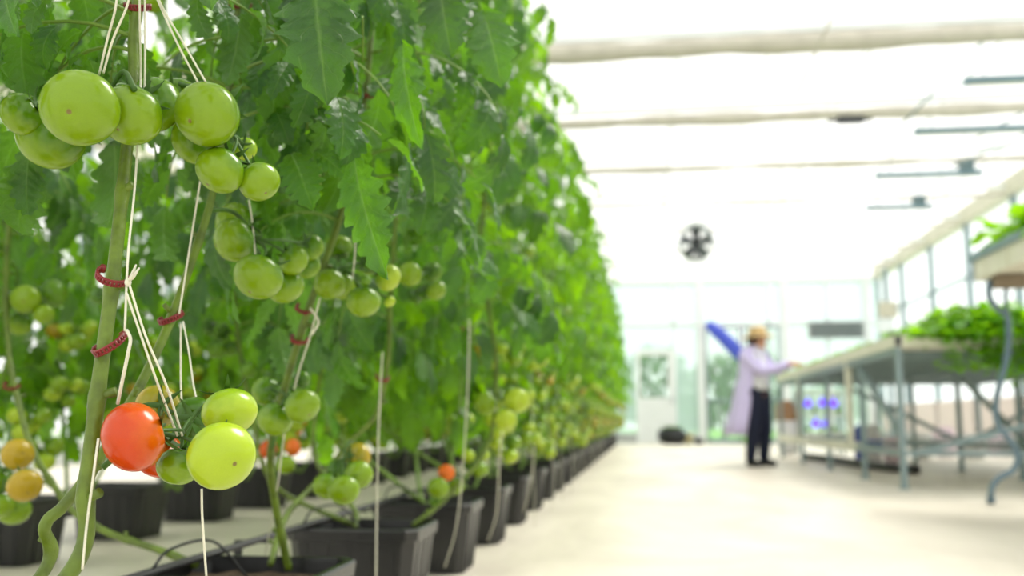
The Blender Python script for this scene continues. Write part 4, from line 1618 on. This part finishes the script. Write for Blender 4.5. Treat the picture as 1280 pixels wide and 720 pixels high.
m.box((TX + .06, TY1 - .06, TZ - .035), (TX2 - .06, TY1, TZ + .015))
m.obj('rim', 'rail_blue_grey', t, False)
m = MB()
m.box((TX + .07, y0 + .04, TZ - .13), (TX2 - .07, TY1 - .07, TZ - .06))
m.obj('soil', 'potting_soil', t, False)
for y in (6.92, 5.5, 4.0, 2.4):
    m = MB()
    m.box((TX + .06, y - .06, TZ - .25), (TX2 - .06, y + .06, TZ - .17))
    m.obj('bracket', 'bracket_brown', t, False)
for x in (TX + .1, TX2 - .1):
    for y in (5.5, 2.4):
        m = MB()
        m.box((x - .03, y - .03, 0), (x + .03, y + .03, TZ - .25))
        m.obj('leg', 'steel_grey', t, False)
k = 0
for y in np.arange(3.7, 7.1, .36):
    for x in (2.48, 2.92, 3.33):
        leafy(x, y, TZ - .065, .24, .30, 46, 600 + k, 'leafy green plant sticking up from the trough at the right edge', 'greens in the upper trough', llen=.14)
        k += 1
# its drain hose, hanging down to the floor
m = MB()
hp = [(1237, 350, 6.35), (1236, 362, 6.35), (1238, 375, 6.35), (1247, 386, 6.36), (1259, 396, 6.38), (1261, 425, 6.4), (1257, 455, 6.42), (1249, 483, 6.45), (1245, 505, 6.48), (1247, 530, 6.5), (1262, 550, 6.52),
      (1272, 569, 6.52), (1267, 587, 6.52), (1250, 597, 6.53), (1240, 610, 6.53), (1239, 629, 6.58)]
P = spline([at(q[0], q[1], q[2] + .6) for q in hp], 6)
m.tube(P, .02, 10)
m.tube([P[-1] + (0, 0, .05), P[-1]], [.027, .029], 12)
q = at(1258, 352, 6.36)
m.tube(spline([at(1260, 350, 6.96), at(1257, 370, 6.96), at(1259, 396, 6.98)], 5), .014, 8)
tag(m.obj('drain_hose', 'hose_blue_grey'), 'blue grey drain hose curling from the trough down to the floor', 'hose')

# second bench further right behind the first
# grow-light rack far behind the bench
gx0, gx1, gy = at(1000, 500, 17.2)[0], at(1052, 500, 17.2)[0], 17.2
t = thing('grow_light_rack', (gx0, gy, 0), 'shelf rack with violet glowing lamps seen under the bench', 'rack')
m = MB()
for x in (gx0, gx1):
    for y in (gy, gy + .5):
        m.box((x - .02, y - .02, 0), (x + .02, y + .02, 1.05))
m.obj('frame', 'steel_grey', t, False)
zs = [at(1020, 517, gy)[2], at(1020, 541, gy)[2]]
for z in zs + [1.03]:
    m = MB()
    m.box((gx0 - .03, gy - .03, z - .02), (gx1 + .03, gy + .53, z))
    m.obj('shelf', 'cream_metal', t, False)
for px, py in ((1010, 505), (1028, 504), (1042, 505), (1020, 530), (1033, 530)):
    c = at(px, py, gy + .06)
    m = MB()
    m.ell(c, (.072, .05, .055), 14, 10)
    m.bar(c + (0, 0, .05), c + (0, 0, .11), .03)
    tag(m.obj('lamp', 'lamp_violet', t), 'glowing violet lamp')
for k in range(7):
    c = np.array([gx0 + .07 + k * .1, gy + .25, zs[k % 2]])
    m = MB()
    for j in range(26):
        a = random.Random(k * 30 + j).random() * 6.28
        tp = TPL['low'][j % 3]
        V = leaflet_pts(tp, c + (0, 0, .01 + .003 * j), np.array([math.cos(a), math.sin(a), .7]), np.array([0, 0, 1.]), .09, 1.0, 1.2)
        m.add(V, tp[1], tp[2])
    m.obj('potted_seedlings', 'lettuce_leaf', t)


def sack(px, py, Y, w, h, label, bands, grp=None):
    c = at(px, py, Y)
    t = thing('sack', (c[0], Y, 0), label, 'sack', grp)
    for (f0, f1, mt_) in bands:
        m = MB()
        V = []
        n, k_ = 8, 20
        for i in range(n + 1):
            f = f0 + (f1 - f0) * i / n
            sw = 1 - .35 * abs(2 * f - 1) ** 4
            for j in range(k_):
                a = 2 * PI * j / k_
                ca, sa = math.cos(a), math.sin(a)
                rx = w / 2 * sw * (abs(ca) ** .6) * (1 if ca > 0 else -1)
                ry = w / 3.4 * sw * (1 - .7 * f ** 5) * (abs(sa) ** .6) * (1 if sa > 0 else -1)
                V.append((c[0] + rx * (1 + .03 * math.sin(f * 20 + j)), Y + ry, h * f + .002))
        Fc = [(i * k_ + j, i * k_ + (j + 1) % k_, (i + 1) * k_ + (j + 1) % k_, (i + 1) * k_ + j) for i in range(n) for j in range(k_)]
        m.add(V, Fc)
        if f0 == 0:
            m.add([(c[0], Y, .002)] + [V[j] for j in range(k_)], [(0, j % k_ + 1, (j + 1) % k_ + 1, (j + 1) % k_ + 1) for j in range(k_)])
        if f1 == 1:
            m.add([(c[0], Y, h)] + [V[n * k_ + j] for j in range(k_)], [(0, j % k_ + 1, (j + 1) % k_ + 1, (j + 1) % k_ + 1) for j in range(k_)])
        m.obj('sack_body' if f0 == 0 else 'sack_band', mt_, t)
    return t


sack(1075, 548, 13.2, .14, .5, 'narrow blue sack standing under the bench', [(0, 1, 'sack_blue')])
sack(1090, 545, 13.8, .24, .5, 'white sack with a blue middle band under the bench', [(0, .35, 'sack_white'), (.35, .6, 'tarp_blue'), (.6, 1, 'sack_white')])
sack(1116, 545, 13.6, .26, .34, 'pink sack standing under the bench beside the white one', [(0, 1, 'sack_pink')])
sack(983, 540, 17.5, .34, .9, 'white sack with brown top beside the worker behind the bench end', [(0, .62, 'sack_white'), (.62, 1, 'paper_brown')])
m = None
for k, (px, Y) in enumerate(((1150, 15.5), (1180, 16.5), (1215, 15.8), (1250, 17))):
    sack(px, 545, Y, .34, .36 + .1 * (k % 2), 'pale pink sack standing on the floor far behind the bench', [(0, 1, 'sack_pink' if k % 2 else 'sack_white')] , 'pale sacks far behind the bench')

# ------------------------------------------------------------------ the worker
WC = at(947, 583, 12.72)
wx, wy = WC[0], 12.72
t = thing('person', (wx, wy, 0), 'person in straw hat, pale lavender coat, white shirt and navy trousers reaching to the bench', 'person')
def W(f, s, z, b=0.):
    """f forward, s to her left, z up; b blends from the torso's facing to the way the arms reach"""
    a = (TORSO, HEADA, REACH)[int(b)]
    return np.array([wx, wy, 0]) + np.array([math.cos(a), math.sin(a), 0]) * f + np.array([-math.sin(a), math.cos(a), 0]) * s + np.array([0, 0, z])


TORSO, HEADA, REACH = -.75, -.35, -.05


m = MB()


def limb(pts, rr, seg=12):
    Q = [W(*p) for p in pts]
    m.tube(spline(Q, 6), np.interp(np.linspace(0, 1, (len(pts) - 1) * 6 + 1), np.linspace(0, 1, len(rr)), rr), seg)
    m.ell(Q[0], (rr[0],) * 3, 10, 8)
    m.ell(Q[-1], (rr[-1],) * 3, 10, 8)


def E(f, s, z, r, seg=12, rings=10, b=1):
    a = (TORSO, HEADA, REACH)[b]
    m.ell(W(f, s, z, b), r, seg, rings, M=[[math.cos(a), -math.sin(a), 0], [math.sin(a), math.cos(a), 0], [0, 0, 1]])


H0 = (.045, 0, 1.475)
limb([(0, 0, .86), (0, 0, 1.0), (.0, 0, 1.15), (.0, 0, 1.28)], [.13, .115, .12, .12])
limb([(0, -.16, 1.30), (0, 0, 1.33), (0, .16, 1.30)], [.055, .09, .055])
limb([(.01, 0, 1.30), (.03, 0, 1.42, 1)], [.055, .048])
E(*H0, (.092, .075, .115), 24, 18)
E(H0[0] + .03, 0, H0[2] - .05, (.062, .055, .065), 18, 12)       # jaw
E(H0[0] + .098, 0, H0[2] - .012, (.018, .012, .022))      # nose
E(H0[0] + .078, 0, H0[2] - .088, (.02, .025, .018))       # chin


def arm_pts(s):
    sh = (0, s * .165, 1.30, 0)
    if s > 0:
        return sh, (.17, .12, 1.20, 2), (.23, .13, 1.13, 2), (.33, .10, 1.15, 2), (.43, .06, 1.20, 2)
    return sh, (-.04, -.17, 1.19, 2), (.06, -.20, 1.11, 2), (.21, -.16, 1.13, 2), (.36, -.10, 1.18, 2)


for s in (-1, 1):
    E(H0[0] - .005, s * .078, H0[2] - .01, (.018, .010, .03))     # ears
    limb([(.02, s * .085, .86), (.04, s * .11, .46), (.0, s * .125, .08)], [.085, .055, .036])
    limb([(.0, s * .125, .045), (.12, s * .13, .03)], [.036, .028])
    ap = arm_pts(s)
    limb(ap[:3], [.05, .043, .037])
    limb(ap[2:], [.037, .033, .024])
    # palm and fingers, slightly curled downward over the tray plants
    pw = np.array(ap[-1][:3])
    q3 = lambda v: (v[0], v[1], v[2], 2)
    limb([q3(pw), q3(pw + (.045, 0, -.002)), q3(pw + (.075, 0, -.006))], [.022, .028, .026])
    for q, (off, ln) in enumerate(((-.026, .062), (-.009, .072), (.009, .068), (.025, .052))):
        b = pw + (.085, off, -.006)
        limb([q3(b), q3(b + (ln * .5, off * .15, -.004)), q3(b + (ln * .9, off * .2, -.026))], [.0095, .0085, .007], 8)
    b = pw + (.03, -s * .026, -.006)
    limb([q3(b), q3(b + (.03, -s * .022, -.010)), q3(b + (.055, -s * .024, -.020))], [.011, .0095, .008], 8)
body = m.obj('body', 'skin', t)
md = body.modifiers.new('blend', 'REMESH')
md.mode = 'VOXEL'
md.voxel_size = .0065
md.use_smooth_shade = True
md = body.modifiers.new('relax', 'SMOOTH')
md.iterations = 2
m = MB()
for s in (-1, 1):
    E(H0[0] + .083, s * .03, H0[2] + .008, (.008, .011, .007))
m.obj('eyes', 'eye_dark', t)
m = MB()
E(H0[0] + .088, 0, H0[2] - .055, (.008, .022, .007))
m.obj('mouth', 'lip', t)
# hair under the hat
m = MB()
E(H0[0] - .022, 0, H0[2] + .012, (.098, .088, .112), 20, 14)
E(H0[0] - .06, 0, H0[2] - .075, (.055, .07, .08), 16, 10)
fx = np.array([math.cos(HEADA), math.sin(HEADA), 0])
V = m.v[0]
rel = (V - W(*H0, 1)) @ fx
V[rel > .04] -= fx * ((rel[rel > .04] - .04) * .95)[:, None]
m.obj('hair', 'hair_dark', t)
# straw hat
hc = W(H0[0] + .005, 0, H0[2] + .055, 1)
hat_ax = nrm(np.array([0, 0, 1.]) - fx * .06)
m = MB()
m.lathe(hc, [(.185, -.022), (.16, -.006), (.125, .002), (.108, .006), (.104, .05), (.094, .085), (.07, .10), (.001, .102)], 32, axis=hat_ax)
m.lathe(hc, [(.185, -.026), (.16, -.012), (.125, -.004), (.106, .0)], 32, axis=hat_ax)
hat = m.obj('hat', 'straw', t)
m = MB()
m.lathe(hc, [(.1095, .008), (.1075, .034), (.1065, .034), (.1085, .008)], 32, axis=hat_ax)
bnd = m.obj('hat_band', 'paper_brown', t)
# trousers and boots
m = MB()
save = m
limb([(0, 0, .96), (0, 0, .88), (0, 0, .82)], [.125, .135, .12], 16)
for s in (-1, 1):
    limb([(.02, s * .085, .84), (.04, s * .11, .46), (.0, s * .125, .10)], [.118, .085, .062], 14)
tro = m.obj('trousers', 'trouser_navy', t)
md = tro.modifiers.new('blend', 'REMESH')
md.mode = 'VOXEL'
md.voxel_size = .009
md.use_smooth_shade = True
for s in (-1, 1):
    m = MB()
    limb([(.0, s * .125, .22), (.0, s * .125, .05)], [.054, .048], 14)
    limb([(-.015, s * .125, .045), (.06, s * .128, .042), (.145, s * .132, .035)], [.045, .044, .033], 14)
    for V in m.v:
        V[:, 2] = np.maximum(V[:, 2], .0)
    bt = m.obj('boot', 'boot_black', t)
    md = bt.modifiers.new('blend', 'REMESH')
    md.mode = 'VOXEL'
    md.voxel_size = .007
    md.use_smooth_shade = True


def loft(name, rings, matn, a0, a1, k_=40, thick=.006, closed=False):
    """rings: (f, s centre, z, rf, rs); angle 0 faces forward"""
    mm = MB()
    V = []
    for (f, sc_, z, rf, rs, fold) in rings:
        for j in range(k_ + 1):
            a = a0 + (a1 - a0) * j / k_
            w = 1 + fold * math.sin(a * 7) + fold * .6 * math.sin(a * 13 + z * 4)
            V.append(W(f + rf * w * math.cos(a), sc_ + rs * w * math.sin(a), z))
    k1 = k_ + 1
    Fc = [(i * k1 + j, i * k1 + j + 1, (i + 1) * k1 + j + 1, (i + 1) * k1 + j) for i in range(len(rings) - 1) for j in range(k_)]
    mm.add(V, Fc)
    o = mm.obj(name, matn, t)
    sd = o.modifiers.new('cloth', 'SOLIDIFY')
    sd.thickness = thick
    sd.offset = 1
    return o


loft('shirt', [(.0, 0, .88, .15, .155, 0), (.0, 0, .98, .145, .15, .01), (0, 0, 1.12, .14, .15, .01), (.0, 0, 1.24, .135, .15, 0), (0, 0, 1.32, .11, .13, 0), (.015, 0, 1.375, .07, .075, 0), (.02, 0, 1.40, .058, .06, 0)],
     'shirt_cloth', -PI, PI)
loft('coat', [(-.10, -.05, .36, .22, .27, .08), (-.08, -.04, .50, .21, .255, .06), (-.05, -.02, .70, .19, .235, .045), (-.04, 0, .90, .175, .215, .03), (-.01, 0, 1.05, .160, .195, .015),
              (-.005, 0, 1.20, .155, .19, .01), (0, 0, 1.29, .145, .185, 0), (0, 0, 1.345, .12, .16, 0), (.01, 0, 1.385, .08, .095, 0), (.01, 0, 1.405, .072, .08, 0)],
     'coat_cloth', .85, 2 * PI - .85, thick=.01)
for s in (-1, 1):
    m = MB()
    ap = arm_pts(s)
    P = spline([W(-.01, s * .12, 1.325), W(.0, s * .17, 1.28)] + [W(*p) for p in ap[1:]], 6)
    R_ = np.interp(np.linspace(0, 1, len(P)), [0, .2, .4, .6, .85, 1], [.06, .07, .065, .062, .05, .046])
    R_ = R_ * (1 + .04 * np.sin(np.arange(len(P)) * 1.9))
    m.tube(P, R_, 16, cap=False)
    o = m.obj('sleeve', 'coat_cloth', t)
    sd = o.modifiers.new('cloth', 'SOLIDIFY')
    sd.thickness = .005
m = MB()
for s in (-1, 1):
    V = [W(.075, s * .03, 1.405), W(.02, s * .09, 1.40), W(.06, s * .125, 1.30), W(.145, s * .07, 1.18), W(.135, s * .055, 1.22), W(.12, s * .05, 1.32)]
    m.add(V, [(0, 1, 2, 5), (5, 2, 3, 4)])
o = m.obj('lapel', 'coat_cloth', t)
sd = o.modifiers.new('cloth', 'SOLIDIFY')
sd.thickness = .012

t.scale = (1.05, 1.05, 1.05)

# ------------------------------------------------------------------ light, camera
w = bpy.data.worlds.new('World')
SC.world = w
w.use_nodes = True
nt = w.node_tree
bg = nt.nodes['Background']
bg.inputs['Color'].default_value = (1.0, .99, .955, 1)
bg.inputs['Strength'].default_value = 1.35
sun = bpy.data.lights.new('sun', 'SUN')
sun.energy = 3.6
sun.angle = math.radians(24)
sun.color = (1, .97, .88)
so = bpy.data.objects.new('sun', sun)
COL.objects.link(so)
so.rotation_euler = Vector((-.42, -.5, -.76)).to_track_quat('-Z', 'Y').to_euler()

cam = bpy.data.cameras.new('camera')
cam.sensor_width = 36
cam.lens = 36 * F / 1280
cam.dof.use_dof = True
cam.dof.focus_distance = 1.16
cam.dof.aperture_fstop = 3.3
cam.dof.aperture_blades = 0
cam.clip_start = .05
cam.clip_end = 300
co = bpy.data.objects.new('camera', cam)
COL.objects.link(co)
co.location = tuple(CAM)
co.rotation_euler = (PI / 2 + PHI, 0, PSI)
SC.camera = co
SC.view_settings.view_transform = 'Standard'
SC.view_settings.look = 'None'
SC.view_settings.gamma = 1
SC.view_settings.use_curve_mapping = False
SC.view_settings.exposure = 0.3
SC.cycles.max_bounces = 10
SC.cycles.diffuse_bounces = 5
SC.cycles.transparent_max_bounces = 16
SC.cycles.sample_clamp_indirect = 8
